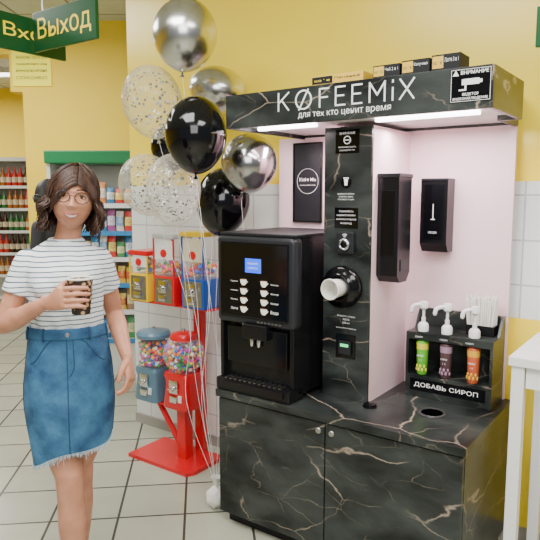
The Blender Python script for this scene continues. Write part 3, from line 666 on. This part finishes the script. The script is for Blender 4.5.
# far bottle shelf seen through the opening
bs=thing('bottle_shelf','tall shelving unit of drink bottles in the far room at the left edge','shelf',(-4.3,8.2,0),0)
bm=NB(); bx(bm,0,1.4,.38,.4,0,2.05); bx(bm,0,.03,0,.4,0,2.05); bx(bm,1.37,1.4,0,.4,0,2.05); bx(bm,0,1.4,-.02,.4,2.05,2.1); obj('shelf_frame',bm,M_cream,bs)
for z in (.2,.5,.8,1.1,1.4,1.7):
    bm=NB(); bx(bm,.03,1.37,0,.38,z,z+.02); sh=obj('shelf_board',bm,M_cream,bs)
    bm=NB(); bx(bm,.03,1.37,-.012,0,z-.012,z+.025); obj('price_strip',bm,M_wstrip,sh)
bcols=[('dark brown',(.05,.02,.01)),('green',(.03,.15,.04)),('amber',(.35,.12,.02)),('red',(.5,.03,.02))]
BM=[bandmat('bottle_'+n.replace(' ','_'),c,(.75,.65,.45),.05,.12,.2) for n,c in bcols]; bp=[None]*4
for i,z in enumerate((.5,.8,1.1,1.4,1.7)):
    for j in range(17):
        k=(i+j//3)%4
        if bp[k] is None:
            bm=NB(); lathe(bm,[(.001,0),(.034,0),(.036,.01),(.036,.15),(.015,.20),(.013,.25),(.001,.252)],(0,0,0),None,16); bp[k]=obj('drink_bottle',bm,BM[k],None,True)
            o_=bp[k]
        else: o_=bp[k].copy(); COL.objects.link(o_)
        o_.location=(-4.3+.075+j*.078,8.27,z+.021); tag(o_,'%s glass drink bottle on the far room shelf'%bcols[k][0],'bottle','%s bottles on the far shelf'%bcols[k][0])
# ---------------------------------------------------------------- white side table
tb=thing('white_table','tall white table at the right edge beside the kiosk','table',K(1.30,.12,0),KA)
bm=NB(); bx(bm,0,.5,0,.48,.98,1.015,.004); obj('tabletop',bm,M_white,tb)
for (x,y) in ((.01,.01),(.44,.01),(.01,.42),(.44,.42)):
    bm=NB(); bx(bm,x,x+.045,y,y+.045,0,.98,.004); obj('leg',bm,M_white,tb)
bm=NB(); bx(bm,.06,.44,.02,.04,.90,.98); bx(bm,.02,.04,.06,.42,.90,.98); obj('apron',bm,M_white,tb)
# ---------------------------------------------------------------- WOMAN
WR=R(15); WP=Vector((-.765,2.25,0))
wom=thing('person','woman in striped t-shirt and denim skirt holding a cup of coffee','person',WP,WR)
def skinmat():
    m,nt,b=newmat('skin'); L=nt.links.new
    tc=nt.nodes.new('ShaderNodeTexCoord'); nz=nt.nodes.new('ShaderNodeTexNoise'); nz.inputs['Scale'].default_value=14; L(tc.outputs['Object'],nz.inputs['Vector'])
    r=ramp(nt,[(.3,(.47,.20,.115)),(.7,(.59,.28,.175))]); L(nz.outputs['Fac'],r.inputs[0]); L(r.outputs[0],b.inputs['Base Color'])
    b.inputs['Roughness'].default_value=.48; b.inputs['Subsurface Weight'].default_value=.06; b.inputs['Subsurface Radius'].default_value=(.02,.008,.004)
    return m
M_skin=skinmat()
X_=(1,0,0); Y_=(0,1,0)
HC=Vector((.038,-.040,1.588)); HT=Matrix.Translation(HC)@Matrix.Rotation(R(2),4,'Z')@Matrix.Rotation(R(7),4,'Y')
def g(x,s): return math.exp(-(x/s)**2)
def headshape(d):
    x,y,z=d.x*.074,d.y*.092,d.z*.110
    if z<0:
        t=-z/.110; x*=1-.13*t**2
        if y>0: y*=1-.45*t
        else: y*=1-.05*t
    if y<0:
        nz=0
        if -.040<z<.016:
            nz=((.016-z)/.042)**1.2 if z>-.026 else max(0,(z+.040)/.014)
        wdt=.0080+.006*max(0,min(1,(.0-z)/.026))
        y-=.022*nz*g(x,wdt)
        y-=.005*(g(x-.011,.006)+g(x+.011,.006))*g(z+.029,.007)
        y+=.006*(g(x-.031,.015)+g(x+.031,.015))*g(z-.008,.012)
        y-=.005*g(x,.05)*g(z-.028,.010)
        y-=.004*g(x,.026)*g(z+.056,.014)
        y+=.004*g(x,.020)*g(z+.080,.006)
        y-=.007*g(x,.018)*g(z+.096,.014)
        y-=.009*(g(x-.043,.017)+g(x+.043,.017))*g(z+.024,.018)
        y+=.004*(g(x-.035,.006)+g(x+.035,.006))*g(z+.048,.014)
    return Vector((x,y,z))
bm=NB(); hb=NB()
bmesh.ops.create_uvsphere(hb,u_segments=128,v_segments=90,radius=1)
HV=[]
for v in hb.verts:
    q=headshape(v.co.normalized()); HV.append(q.copy()); v.co=HT@q
def face(x,z):
    best=min((q for q in HV if q.y<0),key=lambda q:(q.x-x)**2+(q.z-z)**2); return Vector((x,best.y,z))
tmp=bpy.data.meshes.new('h'); hb.to_mesh(tmp); hb.free(); bm.from_mesh(tmp)
for s in (-1,1):
    sph(bm,HT@Vector((s*.071,.012,-.004)),(.008,.017,.028),14,10,M=Matrix.Rotation(R(4),4,'Z')@Matrix.Rotation(s*R(-14),4,'Z'))
loft(bm,[((.0,.022,1.36),X_,Y_,.060,.050),((.006,.018,1.42),X_,Y_,.050,.048),((.018,.008,1.47),X_,Y_,.046,.047),((.030,-.008,1.53),X_,Y_,.047,.050)],24)
loft(bm,[((0,0,.76),X_,Y_,.10,.09),((0,.0,.86),X_,Y_,.145,.105),((0,0,.95),X_,Y_,.14,.10),((0,0,1.08),X_,Y_,.115,.080),((0,0,1.2),X_,Y_,.12,.085),((0,-.005,1.29),X_,Y_,.128,.09),((0,0,1.36),X_,Y_,.125,.068),((0,.005,1.39),X_,Y_,.10,.056),((0,.01,1.41),X_,Y_,.060,.048)],28)
# arms
SR=Vector((-.130,.005,1.355)); ER=Vector((-.222,-.02,1.125)); WRr=Vector((-.055,-.175,1.232))
SL=Vector((.122,.010,1.355)); EL=Vector((.172,.100,1.135)); WL=Vector((.212,-.065,.990))
def limb(a,e,w):
    pts=[a,a.lerp(e,.3),a.lerp(e,.65),a.lerp(e,.92),e,e.lerp(w,.12),e.lerp(w,.3),e.lerp(w,.65),w]
    chain(bm,pts,[.041,.041,.039,.035,.034,.035,.037,.030,.0225],18)
limb(SR,ER,WRr); limb(SL,EL,WL)
def leg(s,hip,kn,an):
    chain(bm,[hip,hip.lerp(kn,.35),hip.lerp(kn,.7),kn+Vector((0,0,.05)),kn,kn.lerp(an,.15),kn.lerp(an,.35),kn.lerp(an,.65),kn.lerp(an,.88),an],[.082,.074,.062,.053,.050,.048,.052,.043,.033,.033],22)
    chain(bm,[an+Vector((0,.03,-.02)),an+Vector((0,.02,-.045)),an+Vector((0,-.05,-.045)),an+Vector((0,-.11,-.058)),an+Vector((0,-.15,-.063))],[.032,.034,.034,.030,.022],16,flat=1.1)
HRl,HLl=Vector((-.070,.02,.86)),Vector((.070,.0,.86))
KR,KL=Vector((-.014,-.050,.49)),Vector((.020,.075,.49)); AR,AL=Vector((-.008,-.04,.085)),Vector((.000,.20,.085))
leg(-1,HRl,KR,AR); leg(1,HLl,KL,AL)
# right hand gripping the cup
CC=Vector((.060,-.222,0)); CZ=1.256
kn0=Vector((CC.x-.047,CC.y-.031,0)); a_=(kn0-Vector((WRr.x,WRr.y,0))).normalized(); n_=Vector((-a_.y,a_.x,0)); up=Vector((0,0,1))
wz=WRr.z
loft(bm,[(WRr-a_*.01,up,n_,.024,.020),(WRr+a_*.02,up,n_,.028,.019),(WRr+a_*.05+up*.012,up,n_,.037,.016),(Vector((kn0.x,kn0.y,CZ-.002))-a_*.012-n_*.002,up,n_,.039,.013),(Vector((kn0.x,kn0.y,CZ-.002)),up,n_,.035,.009)],20,n=2.6)
for k,(dz,ln) in enumerate(((.032,1.50),(.0112,1.66),(-.0100,1.55),(-.030,1.28))):
    pts=[]; a0=math.atan2(-.031,-.047)+2*PI
    for j in range(9):
        f=j/8; ang=a0+ln*f; rr=.056-(.056-.0475)*min(1,f*2.2)
        pts.append(Vector((CC.x+rr*math.cos(ang),CC.y+rr*math.sin(ang),CZ+dz+.004*math.sin(f*3))))
    chain(bm,pts,[.0092,.0086,.0082,.0086,.0079,.0076,.0078,.0073,.0066],12)
th=[WRr+a_*.022+up*.018+n_*.006]+[Vector((CC.x+r_*math.cos(a),CC.y+r_*math.sin(a),CZ+z)) for a,r_,z in ((R(188),.065,.030),(R(165),.059,.040),(R(135),.053,.043),(R(112),.050,.043))]
chain(bm,smoothpath(th,3),[.015,.0145,.014,.013,.0125,.012,.0115,.011,.011,.0105,.010,.0095,.009],12)
def hand(w,a,nrm,s,curl):
    a=a.normalized(); s=(s-a*s.dot(a)).normalized(); nrm=(nrm-a*nrm.dot(a)-s*nrm.dot(s)).normalized()
    loft(bm,[(w-a*.01,s,nrm,.023,.018),(w+a*.02,s,nrm,.026,.017),(w+a*.055,s,nrm,.036,.015),(w+a*.082,s,nrm,.038,.0125),(w+a*.090,s,nrm,.032,.0095)],20,n=2.6)
    for o,ln,r in ((.0285,.068,.0084),(.0098,.076,.0086),(-.0092,.070,.0084),(-.027,.054,.0075)):
        p=w+a*.082+s*o; pts=[p-a*.01,p]; d=a.copy(); ang=0
        for f in (.45,.30,.25):
            ang+=curl; d=(a*math.cos(ang)+nrm*math.sin(ang)+s*o*1.2).normalized(); p=p+d*ln*f; pts.append(p)
        chain(bm,smoothpath(pts,3),[r*1.05]*3+[r]*3+[r*.96]*3+[r*.92]*3+[r*.82],12)
    p=w+a*.022+s*.020; pts=[p,p+(a*.55+s*.65+nrm*.25)*.030,p+(a*.55+s*.65+nrm*.25)*.030+(a*.85+s*.25+nrm*.35)*.030,p+(a*.55+s*.65+nrm*.25)*.030+(a*.85+s*.25+nrm*.35)*.030+(a*.95+nrm*.4)*.024]
    chain(bm,smoothpath(pts,3),[.015,.0145,.014,.0135,.013,.012,.0115,.011,.0105,.009],12)
hand(WL,Vector((.12,-.40,-1)),Vector((-.75,.5,-.1)),Vector((-.35,-1,.1)),.45)
body=fuse('body',bm,M_skin,wom,.0033,2,.5)
def teemat():
    m,nt,b=newmat('striped_cotton'); L=nt.links.new
    tc=nt.nodes.new('ShaderNodeTexCoord'); sp=nt.nodes.new('ShaderNodeSeparateXYZ'); L(tc.outputs['Object'],sp.inputs[0])
    nz=nt.nodes.new('ShaderNodeTexNoise'); nz.inputs['Scale'].default_value=6; L(tc.outputs['Object'],nz.inputs['Vector'])
    m1=nt.nodes.new('ShaderNodeMath'); m1.operation='MULTIPLY_ADD'; m1.inputs[1].default_value=.02; L(nz.outputs['Fac'],m1.inputs[0]); L(sp.outputs['Z'],m1.inputs[2])
    m2=nt.nodes.new('ShaderNodeMath'); m2.operation='MODULO'; m2.inputs[1].default_value=.0178; L(m1.outputs[0],m2.inputs[0])
    m3=nt.nodes.new('ShaderNodeMath'); m3.operation='LESS_THAN'; m3.inputs[1].default_value=.0040; L(m2.outputs[0],m3.inputs[0])
    mx=nt.nodes.new('ShaderNodeMix'); mx.data_type='RGBA'; L(m3.outputs[0],mx.inputs[0]); mx.inputs[6].default_value=(.76,.79,.80,1); mx.inputs[7].default_value=(.05,.10,.15,1)
    L(mx.outputs[2],b.inputs['Base Color']); b.inputs['Roughness'].default_value=.85
    n2=nt.nodes.new('ShaderNodeTexNoise'); n2.inputs['Scale'].default_value=11; n2.inputs['Detail'].default_value=3; L(tc.outputs['Object'],n2.inputs['Vector'])
    bp=nt.nodes.new('ShaderNodeBump'); bp.inputs['Strength'].default_value=.8; bp.inputs['Distance'].default_value=.015; L(n2.outputs['Fac'],bp.inputs['Height']); L(bp.outputs[0],b.inputs['Normal'])
    return m
M_tee=teemat()
bm=NB()
loft(bm,[((0,0,1.05),X_,Y_,.122,.088),((0,0,1.10),X_,Y_,.126,.091),((0,-.002,1.14),X_,Y_,.130,.098),((0,-.005,1.18),X_,Y_,.132,.100),((0,-.008,1.24),X_,Y_,.136,.106),((0,-.012,1.285),X_,Y_,.140,.110),((0,-.010,1.325),X_,Y_,.141,.104),((0,-.002,1.362),X_,Y_,.138,.086),((0,.004,1.388),X_,Y_,.128,.074),((0,.010,1.408),X_,Y_,.106,.066),((.003,.014,1.428),X_,Y_,.076,.061),((.005,.014,1.438),X_,Y_,.062,.057)],36,n=2.2)
for s in (-1,1):
    sph(bm,(s*.056,-.074,1.272),(.056,.048,.055),20,14)
for A,E in ((SR,ER),(SL,EL)):
    d=(E-A).normalized()
    chain(bm,[A-d*.025,A+d*.01,A+d*.05,A+d*.09,A+d*.120,A+d*.125],[.044,.051,.052,.052,.053,.052],24,rnd=False)
    sph(bm,A,.049,20,14)
tee=fuse('t_shirt',bm,M_tee,wom,.005,6,.5)
for v in tee.data.vertices:
    c=v.co
    if c.z<1.2: 
        f=(1.2-c.z)/.1; v.co+=v.normal*.005*min(1,f)*math.sin(math.atan2(c.y,c.x)*11+c.z*30)
bm=NB(); 
chain(bm,[(.005+.058*math.cos(a),.013+.055*math.sin(a),1.437-.004*math.sin(-a)) for a in [2*PI*k/32 for k in range(33)]],.0045,8,rnd=False); obj('neckband',bm,mat('white_rib',(.75,.77,.77),.8),tee,True)
# skirt
def denim():
    m,nt,b=newmat('denim'); L=nt.links.new
    tc=nt.nodes.new('ShaderNodeTexCoord'); nz=nt.nodes.new('ShaderNodeTexNoise'); nz.inputs['Scale'].default_value=9; nz.inputs['Detail'].default_value=6; L(tc.outputs['Object'],nz.inputs['Vector'])
    r=ramp(nt,[(.32,(.006,.045,.12)),(.72,(.06,.20,.36))]); L(nz.outputs['Fac'],r.inputs[0])
    n2=nt.nodes.new('ShaderNodeTexNoise'); n2.inputs['Scale'].default_value=260; L(tc.outputs['Object'],n2.inputs['Vector'])
    mx=nt.nodes.new('ShaderNodeMix'); mx.data_type='RGBA'; mx.blend_type='OVERLAY'; mx.inputs[0].default_value=.35; L(r.outputs[0],mx.inputs[6]); L(n2.outputs['Fac'],mx.inputs[7])
    L(mx.outputs[2],b.inputs['Base Color']); b.inputs['Roughness'].default_value=.85
    n3=nt.nodes.new('ShaderNodeTexNoise'); n3.inputs['Scale'].default_value=14; n3.inputs['Detail'].default_value=3; L(tc.outputs['Object'],n3.inputs['Vector'])
    bp=nt.nodes.new('ShaderNodeBump'); bp.inputs['Strength'].default_value=.7; bp.inputs['Distance'].default_value=.012; L(n3.outputs['Fac'],bp.inputs['Height']); L(bp.outputs[0],b.inputs['Normal'])
    return m
M_den=denim(); M_den2=mat('dark_denim_seam',(.012,.05,.11),.85); M_fray=mat('pale_denim_fringe',(.45,.55,.62),.9)
SK=[(.55,.138,.110),(.60,.142,.114),(.66,.148,.119),(.74,.156,.124),(.82,.163,.128),(.90,.164,.125),(.97,.157,.118),(1.04,.146,.108),(1.09,.138,.100),(1.115,.135,.097)]
def skr(z):
    for i in range(len(SK)-1):
        if SK[i][0]<=z<=SK[i+1][0]:
            f=(z-SK[i][0])/(SK[i+1][0]-SK[i][0]); return SK[i][1]*(1-f)+SK[i+1][1]*f,SK[i][2]*(1-f)+SK[i+1][2]*f
    return SK[0][1:] if z<SK[0][0] else SK[-1][1:]
def skp(a,z,off=0):
    rx,ry=skr(z); f=1+ .026*math.sin(5*a+1+z*3)*max(0,(.98-z)/.4)+.010*math.sin(9*a+z*20)
    c=math.cos(a); s=math.sin(a); n=2.2
    return Vector((math.copysign(abs(c)**(2/n),c)*(rx*f+off)-.010*max(0,(.95-z)),math.copysign(abs(s)**(2/n),s)*(ry*f+off),z))
def hemz(a): return .642+.040*math.cos(a)+.012*math.sin(3*a+.5)
bm=NB(); NS=96; rows=[]; inn=[]
for k in range(41):
    f=k/40; rows.append([bm.verts.new(skp(2*PI*i/NS,hemz(2*PI*i/NS)*(1-f)+1.115*f)) for i in range(NS)]); inn.append([bm.verts.new(skp(2*PI*i/NS,hemz(2*PI*i/NS)*(1-f)+1.115*f,-.006)) for i in range(NS)])
for r in range(40):
    for i in range(NS):
        j=(i+1)%NS; bm.faces.new((rows[r][i],rows[r][j],rows[r+1][j],rows[r+1][i])); bm.faces.new((inn[r][j],inn[r][i],inn[r+1][i],inn[r+1][j]))
for i in range(NS):
    j=(i+1)%NS; bm.faces.new((rows[0][j],rows[0][i],inn[0][i],inn[0][j])); bm.faces.new((rows[-1][i],rows[-1][j],inn[-1][j],inn[-1][i]))
sk=obj('skirt',bm,M_den,wom,True,60)
bm=NB(); rr=[]
for z,o_ in ((1.078,.001),(1.080,.005),(1.112,.005),(1.117,.003),(1.117,-.004)): rr.append([bm.verts.new(skp(2*PI*i/NS,z,o_)) for i in range(NS)])
for r in range(4):
    for i in range(NS): bm.faces.new((rr[r][i],rr[r][(i+1)%NS],rr[r+1][(i+1)%NS],rr[r+1][i]))
wb=obj('waistband',bm,M_den,sk,True,50)
bm=NB()
FR=-PI/2
chain(bm,[skp(FR,1.075+(hemz(FR)-1.075)*k/30,.001) for k in range(31)],.0016,6)
chain(bm,[skp(FR+.13-.10*max(0,(k-12)/6)**2,1.075-.13*k/18,.001) for k in range(19)],.0014,6)
for s in (-1,1):
    chain(bm,[skp(FR+s*(.35+.62*t),1.075-.085*math.sin(t*PI/2)**1.5,.001) for t in [k/14 for k in range(15)]],.0018,6)
    chain(bm,[skp(FR+s*(1.45),1.075-.38*t,.001) for t in [k/20 for k in range(21)]],.0016,6)
obj('seam',bm,M_den2,sk,True)
for a in (FR-.55,FR+.55,FR-1.3,FR+1.3):
    bm=NB(); chain(bm,[skp(a,1.076,.006),skp(a,1.095,.009),skp(a,1.118,.007)],.004,8); obj('belt_loop',bm,M_den2,sk,True)
q=skp(FR+.02,1.097,.006); bm=NB(); lathe(bm,[(.001,.004),(.008,.003),(.009,0)],q,RX,16); obj('button',bm,M_steel,sk,True)
bm=NB()
for k in range(520):
    a=2*PI*k/520; p0_=skp(a,hemz(a)+.002,-.002); l_=random.uniform(.006,.024)*(1 if random.random()<.85 else 1.8)
    chain(bm,[p0_,p0_+Vector((random.uniform(-.006,.006),random.uniform(-.004,.004),-l_))],.0010,4,rnd=False)
fr=obj('frayed_hem',bm,M_fray,sk); fr['kind']='stuff'
M_shoe=mat('white_leather',(.7,.7,.68),.5)
for an in (AR,AL):
    bm=NB(); loft(bm,[((an.x,an.y-.05,.0),X_,Y_,.042,.125),((an.x,an.y-.05,.02),X_,Y_,.045,.128),((an.x,an.y-.05,.04),X_,Y_,.043,.12),((an.x,an.y-.03,.065),X_,Y_,.038,.085),((an.x,an.y,.085),X_,Y_,.04,.05)],28,n=2.4)
    shn=obj('shoe',bm,M_shoe,wom,True,60)
    bm=NB(); loft(bm,[((an.x,an.y-.05,0),X_,Y_,.047,.13),((an.x,an.y-.05,.018),X_,Y_,.047,.13)],28,n=2.4); obj('sole',bm,M_white,shn,True,60)
# face
M_eye=mat('eye_white',(.55,.51,.48),.2); M_iris=mat('brown_iris',(.04,.02,.01),.2); M_lip=mat('lips',(.42,.10,.085),.4); M_brow=mat('brown_brow',(.06,.03,.018),.7); M_teeth=mat('teeth',(.72,.68,.62),.3)
def HP(x,z,o): q=face(x,z); q.y+=o; return HT@q
for s in (-1,1):
    c=face(s*.0305,.008); c.y+=.0055
    bm=NB(); sph(bm,HT@c,(.0130,.0105,.0078),18,12); e=obj('eye',bm,M_eye,wom,True)
    bm=NB(); sph(bm,HT@(c+Vector((0,-.0074,.0))),(.0062,.004,.0066),14,8); obj('iris',bm,M_iris,e,True)
    bm=NB(); chain(bm,[HT@Vector((c.x+t*.0150,c.y-.0108+.008*t*t,.0078+.0064*(1-t*t)-.001*abs(t))) for t in [-1,-.6,-.2,.2,.6,1]],[.0012,.0021,.0024,.0024,.0021,.0012],8)
    obj('eyelid',bm,M_brow,e,True)
    bm=NB(); chain(bm,[HP(s*(.013+.036*t),.0305+.005*math.sin(PI*t*.9)-.004*t,-.001) for t in [0,.2,.4,.6,.8,1]],[.0020,.0027,.0026,.0022,.0017,.0009],8,flat=.5)
    obj('eyebrow',bm,M_brow,wom,True)
def mp(t,dz,o): return HP(t*.026,-.057+.007*t*t+dz*(1-t*t),o)
TT=[-1+k/6 for k in range(13)]
bm=NB(); chain(bm,[mp(t,.0018,-.0012) for t in TT],[.0012+.0022*(1-t*t)-.0005*g(t,.12) for t in TT],10)
chain(bm,[mp(t,-.0115,-.0012) for t in TT],[.0012+.0032*(1-t*t) for t in TT],10); mo=obj('lips',bm,M_lip,wom,True)
bm=NB(); loft(bm,[(mp(t,-.0046,-.0006),(0,0,1),(0,1,0),.0004+.0046*(1-t*t),.0016) for t in TT],10); obj('teeth',bm,M_teeth,mo,True)
bm=NB()
def ring(cx):
    return [HT@Vector((cx+.0235*math.cos(a),-.1005+.11*abs(cx+.0235*math.cos(a)),.004+.0195*math.sin(a))) for a in [2*PI*k/28 for k in range(29)]]
for s in (-1,1): chain(bm,ring(s*.032),.0016,6,rnd=False)
chain(bm,[HT@Vector((x,-.101-.003*math.cos(x*150),.009)) for x in (-.009,0,.009)],.0015,6)
for s in (-1,1): chain(bm,[HT@Vector((s*.0555,-.0945,.008)),HT@Vector((s*.072,-.05,.008)),HT@Vector((s*.077,.01,.008))],.0013,6)
obj('glasses',bm,mat('gunmetal_frame',(.03,.022,.022),.3,.3),wom,True)
# hair
def hairmat():
    m,nt,b=newmat('brown_hair'); L=nt.links.new
    tc=nt.nodes.new('ShaderNodeTexCoord'); mp_=nt.nodes.new('ShaderNodeMapping'); mp_.inputs['Scale'].default_value=(140,140,14); L(tc.outputs['Object'],mp_.inputs['Vector'])
    nz=nt.nodes.new('ShaderNodeTexNoise'); nz.inputs['Scale'].default_value=1; nz.inputs['Detail'].default_value=3; L(mp_.outputs[0],nz.inputs['Vector'])
    r=ramp(nt,[(.3,(.012,.006,.004)),(.75,(.080,.034,.019))]); L(nz.outputs['Fac'],r.inputs[0]); L(r.outputs[0],b.inputs['Base Color'])
    b.inputs['Roughness'].default_value=.5; b.inputs['Specular IOR Level'].default_value=.35
    bp_=nt.nodes.new('ShaderNodeBump'); bp_.inputs['Strength'].default_value=.4; bp_.inputs['Distance'].default_value=.003; L(nz.outputs['Fac'],bp_.inputs['Height']); L(bp_.outputs[0],b.inputs['Normal'])
    return m
M_hair=hairmat()
def cap(bm,HT):
    cb=NB(); bmesh.ops.create_uvsphere(cb,u_segments=48,v_segments=32,radius=1)
    for v in cb.verts:
        q=v.co.copy(); v.co=HT@Vector((q.x*.083,q.y*.098+.004,q.z*.116+.006))
    dl=[]; inv=HT.inverted()
    for v in cb.verts:
        l=inv@v.co
        if (l.y<-.045 and l.z<.068-abs(l.x)*.3) or (l.y<.0 and l.z<.03) or l.z<-.085: dl.append(v)
    bmesh.ops.delete(cb,geom=dl,context='VERTS'); tmp=bpy.data.meshes.new('h2'); cb.to_mesh(tmp); cb.free(); bm.from_mesh(tmp)
rnd=random.Random(3)
part=Vector((.012,-.01))
def lock(bm,HT,phi,phi_front,length,r,layer,wav):
    pts=[];rad=[]
    for k in range(9):
        th=R(6+84*k/8); f=k/8
        ph=phi_front+(phi-phi_front)*min(1,max(0,(f-.15)/.65)) if phi_front is not None else phi
        sx=math.sin(th)*math.sin(ph); sy=math.sin(th)*math.cos(ph); sz=math.cos(th)
        pts.append(Vector((sx*(.081+layer)+part.x*(1-f)*.8, sy*(.097+layer)+.004, sz*(.114+layer)+.004))); rad.append(r*(.5+.5*min(1,f*2)))
    last=pts[-1]; out=Vector((math.sin(phi),math.cos(phi),0))
    for k in range(1,13):
        f=k/12; z=last.z-length*f
        w=out*(.019*math.sin(f*2.7)+wav*.0075*math.sin(f*11+phi*5))+Vector((-out.y,out.x,0))*(.008*math.sin(f*10+phi*7))
        pts.append(Vector((last.x,last.y,z))+w); rad.append(r*(1-.55*f**2))
    chain(bm,[HT@p for p in pts],rad,7,flat=.75)
bm=NB(); cap(bm,HT)
for i in range(200):
    ph=-120+240*i/199; front=abs(ph)>85
    L_=.112+rnd.uniform(-.030,.028)
    lock(bm,HT,R(ph),(R(math.copysign(168,ph)) if abs(ph)>106 else (R(math.copysign(abs(ph)+25,ph)) if front else None)),L_,rnd.uniform(.0030,.0052),rnd.uniform(.001,.012),rnd.uniform(.3,2.2))
for i in range(46):
    ph=-110+220*i/45; lock(bm,HT,R(ph),None,.09+rnd.uniform(0,.04),.011,-.003,.8)
for i in range(38):
    s=1 if i<17 else -1; k=(i%17)*.65+(.4 if s<0 else 0)
    pts=[]
    for j in range(10):
        f=j/9; x=part.x+s*(.003+f*(.064+.0018*k)); z=.115-.006*k-(.036+(.0052 if s>0 else .0068)*k)*f**1.7
        yy=-math.sqrt(max(.0001,1-(x/.0885)**2-(z/.126)**2))*(.102+.001*(i%3))
        pts.append(HT@Vector((x,yy,z)))
    chain(bm,pts,[.003,.0045,.005,.005,.005,.005,.005,.0045,.004,.003],7,flat=.6)
obj('hair',bm,M_hair,wom,True,60)
# coffee cup in hand
cw=Matrix.Translation(WP)@Matrix.Rotation(WR,4,'Z')
cp=thing('coffee_cup','dark patterned paper coffee cup held in the woman\'s hand','coffee cup',cw@Vector((CC.x,CC.y,1.196)),WR)
def cupmat():
    m,nt,b=newmat('dark_cup_print'); L=nt.links.new
    tc=nt.nodes.new('ShaderNodeTexCoord'); v=nt.nodes.new('ShaderNodeTexVoronoi'); v.inputs['Scale'].default_value=55; L(tc.outputs['Object'],v.inputs['Vector'])
    r=ramp(nt,[(.0,(.62,.5,.32)),(.38,(.42,.24,.11)),(.44,(.02,.012,.01))]); L(v.outputs['Distance'],r.inputs[0]); L(r.outputs[0],b.inputs['Base Color']); b.inputs['Roughness'].default_value=.5
    return m
bm=NB(); lathe(bm,[(.0,.004),(.029,.004),(.0295,0),(.0305,0),(.0435,.122),(.0415,.122),(.0285,.006)],(0,0,0),None,36,cap=False); obj('cup_wall',bm,cupmat(),cp,True)
bm=NB(); chain(bm,[(.0435*math.cos(a),.0435*math.sin(a),.122) for a in [2*PI*k/32 for k in range(33)]],.0038,8,rnd=False); obj('rim',bm,M_paper,cp,True)
bm=NB(); lathe(bm,[(.0,.114),(.0405,.114),(.0405,.115),(0,.115)],(0,0,0),None,32,cap=False); obj('coffee',bm,mat('milky_coffee',(.45,.27,.14),.3),cp)
# ---------------------------------------------------------------- second shopper, mostly hidden
q=P(48,200,4.7)
p2=thing('person','dark-haired shopper in black standing behind the woman, mostly hidden','person',(q.x,4.7,0),R(80))
H2=Matrix.Translation((0,-.02,1.60))
bm=NB(); hb=NB(); bmesh.ops.create_uvsphere(hb,u_segments=40,v_segments=28,radius=1)
for v in hb.verts: v.co=H2@headshape(v.co.normalized())
tmp=bpy.data.meshes.new('h3'); hb.to_mesh(tmp); hb.free(); bm.from_mesh(tmp)
loft(bm,[((0,.01,1.36),X_,Y_,.06,.055),((0,0,1.54),X_,Y_,.048,.05)],20)
loft(bm,[((0,0,.78),X_,Y_,.13,.10),((0,0,.95),X_,Y_,.155,.11),((0,0,1.1),X_,Y_,.13,.09),((0,0,1.3),X_,Y_,.15,.10),((0,0,1.38),X_,Y_,.13,.07),((0,0,1.42),X_,Y_,.06,.05)],24)
SP=[]
for s in (-1,1):
    a,e,w_=Vector((s*.15,0,1.36)),Vector((s*.18,.02,1.10)),Vector((s*.17,-.06,.88))
    limb(a,e,w_); SP.append((a,e,w_)); hand(w_,Vector((0,-.1,-1)),Vector((-s,0,0)),Vector((0,-1,0)),.3)
    leg(s,Vector((s*.08,0,.86)),Vector((s*.08,0,.49)),Vector((s*.08,.03,.085)))
fuse('body',bm,M_skin,p2,.008,2)
bm=NB(); loft(bm,[((0,0,.86),X_,Y_,.165,.110),((0,0,1.0),X_,Y_,.16,.105),((0,0,1.1),X_,Y_,.145,.10),((0,0,1.3),X_,Y_,.16,.105),((0,0,1.38),X_,Y_,.145,.08),((0,0,1.42),X_,Y_,.09,.065),((0,0,1.44),X_,Y_,.065,.06)],28)
for a,e,w_ in SP: chain(bm,[a,a.lerp(e,.5),e,e.lerp(w_,.9)],[.053,.050,.044,.035],18)
fuse('jacket',bm,mat('dark_jacket',(.03,.03,.035),.8),p2,.008,3)
bm=NB()
for s in (-1,1): chain(bm,[(s*.08,0,.90),(s*.08,0,.49),(s*.08,.02,.14)],[.092,.066,.052],18,rnd=False)
fuse('trousers',bm,mat('dark_trousers',(.03,.03,.05),.8),p2,.008,2)
bm=NB(); cap(bm,H2)
for i in range(40): lock(bm,H2,R(-112+224*i/39),None,.06,.013,.002,.5)
obj('hair',bm,mat('black_hair',(.012,.010,.010),.45),p2,True)
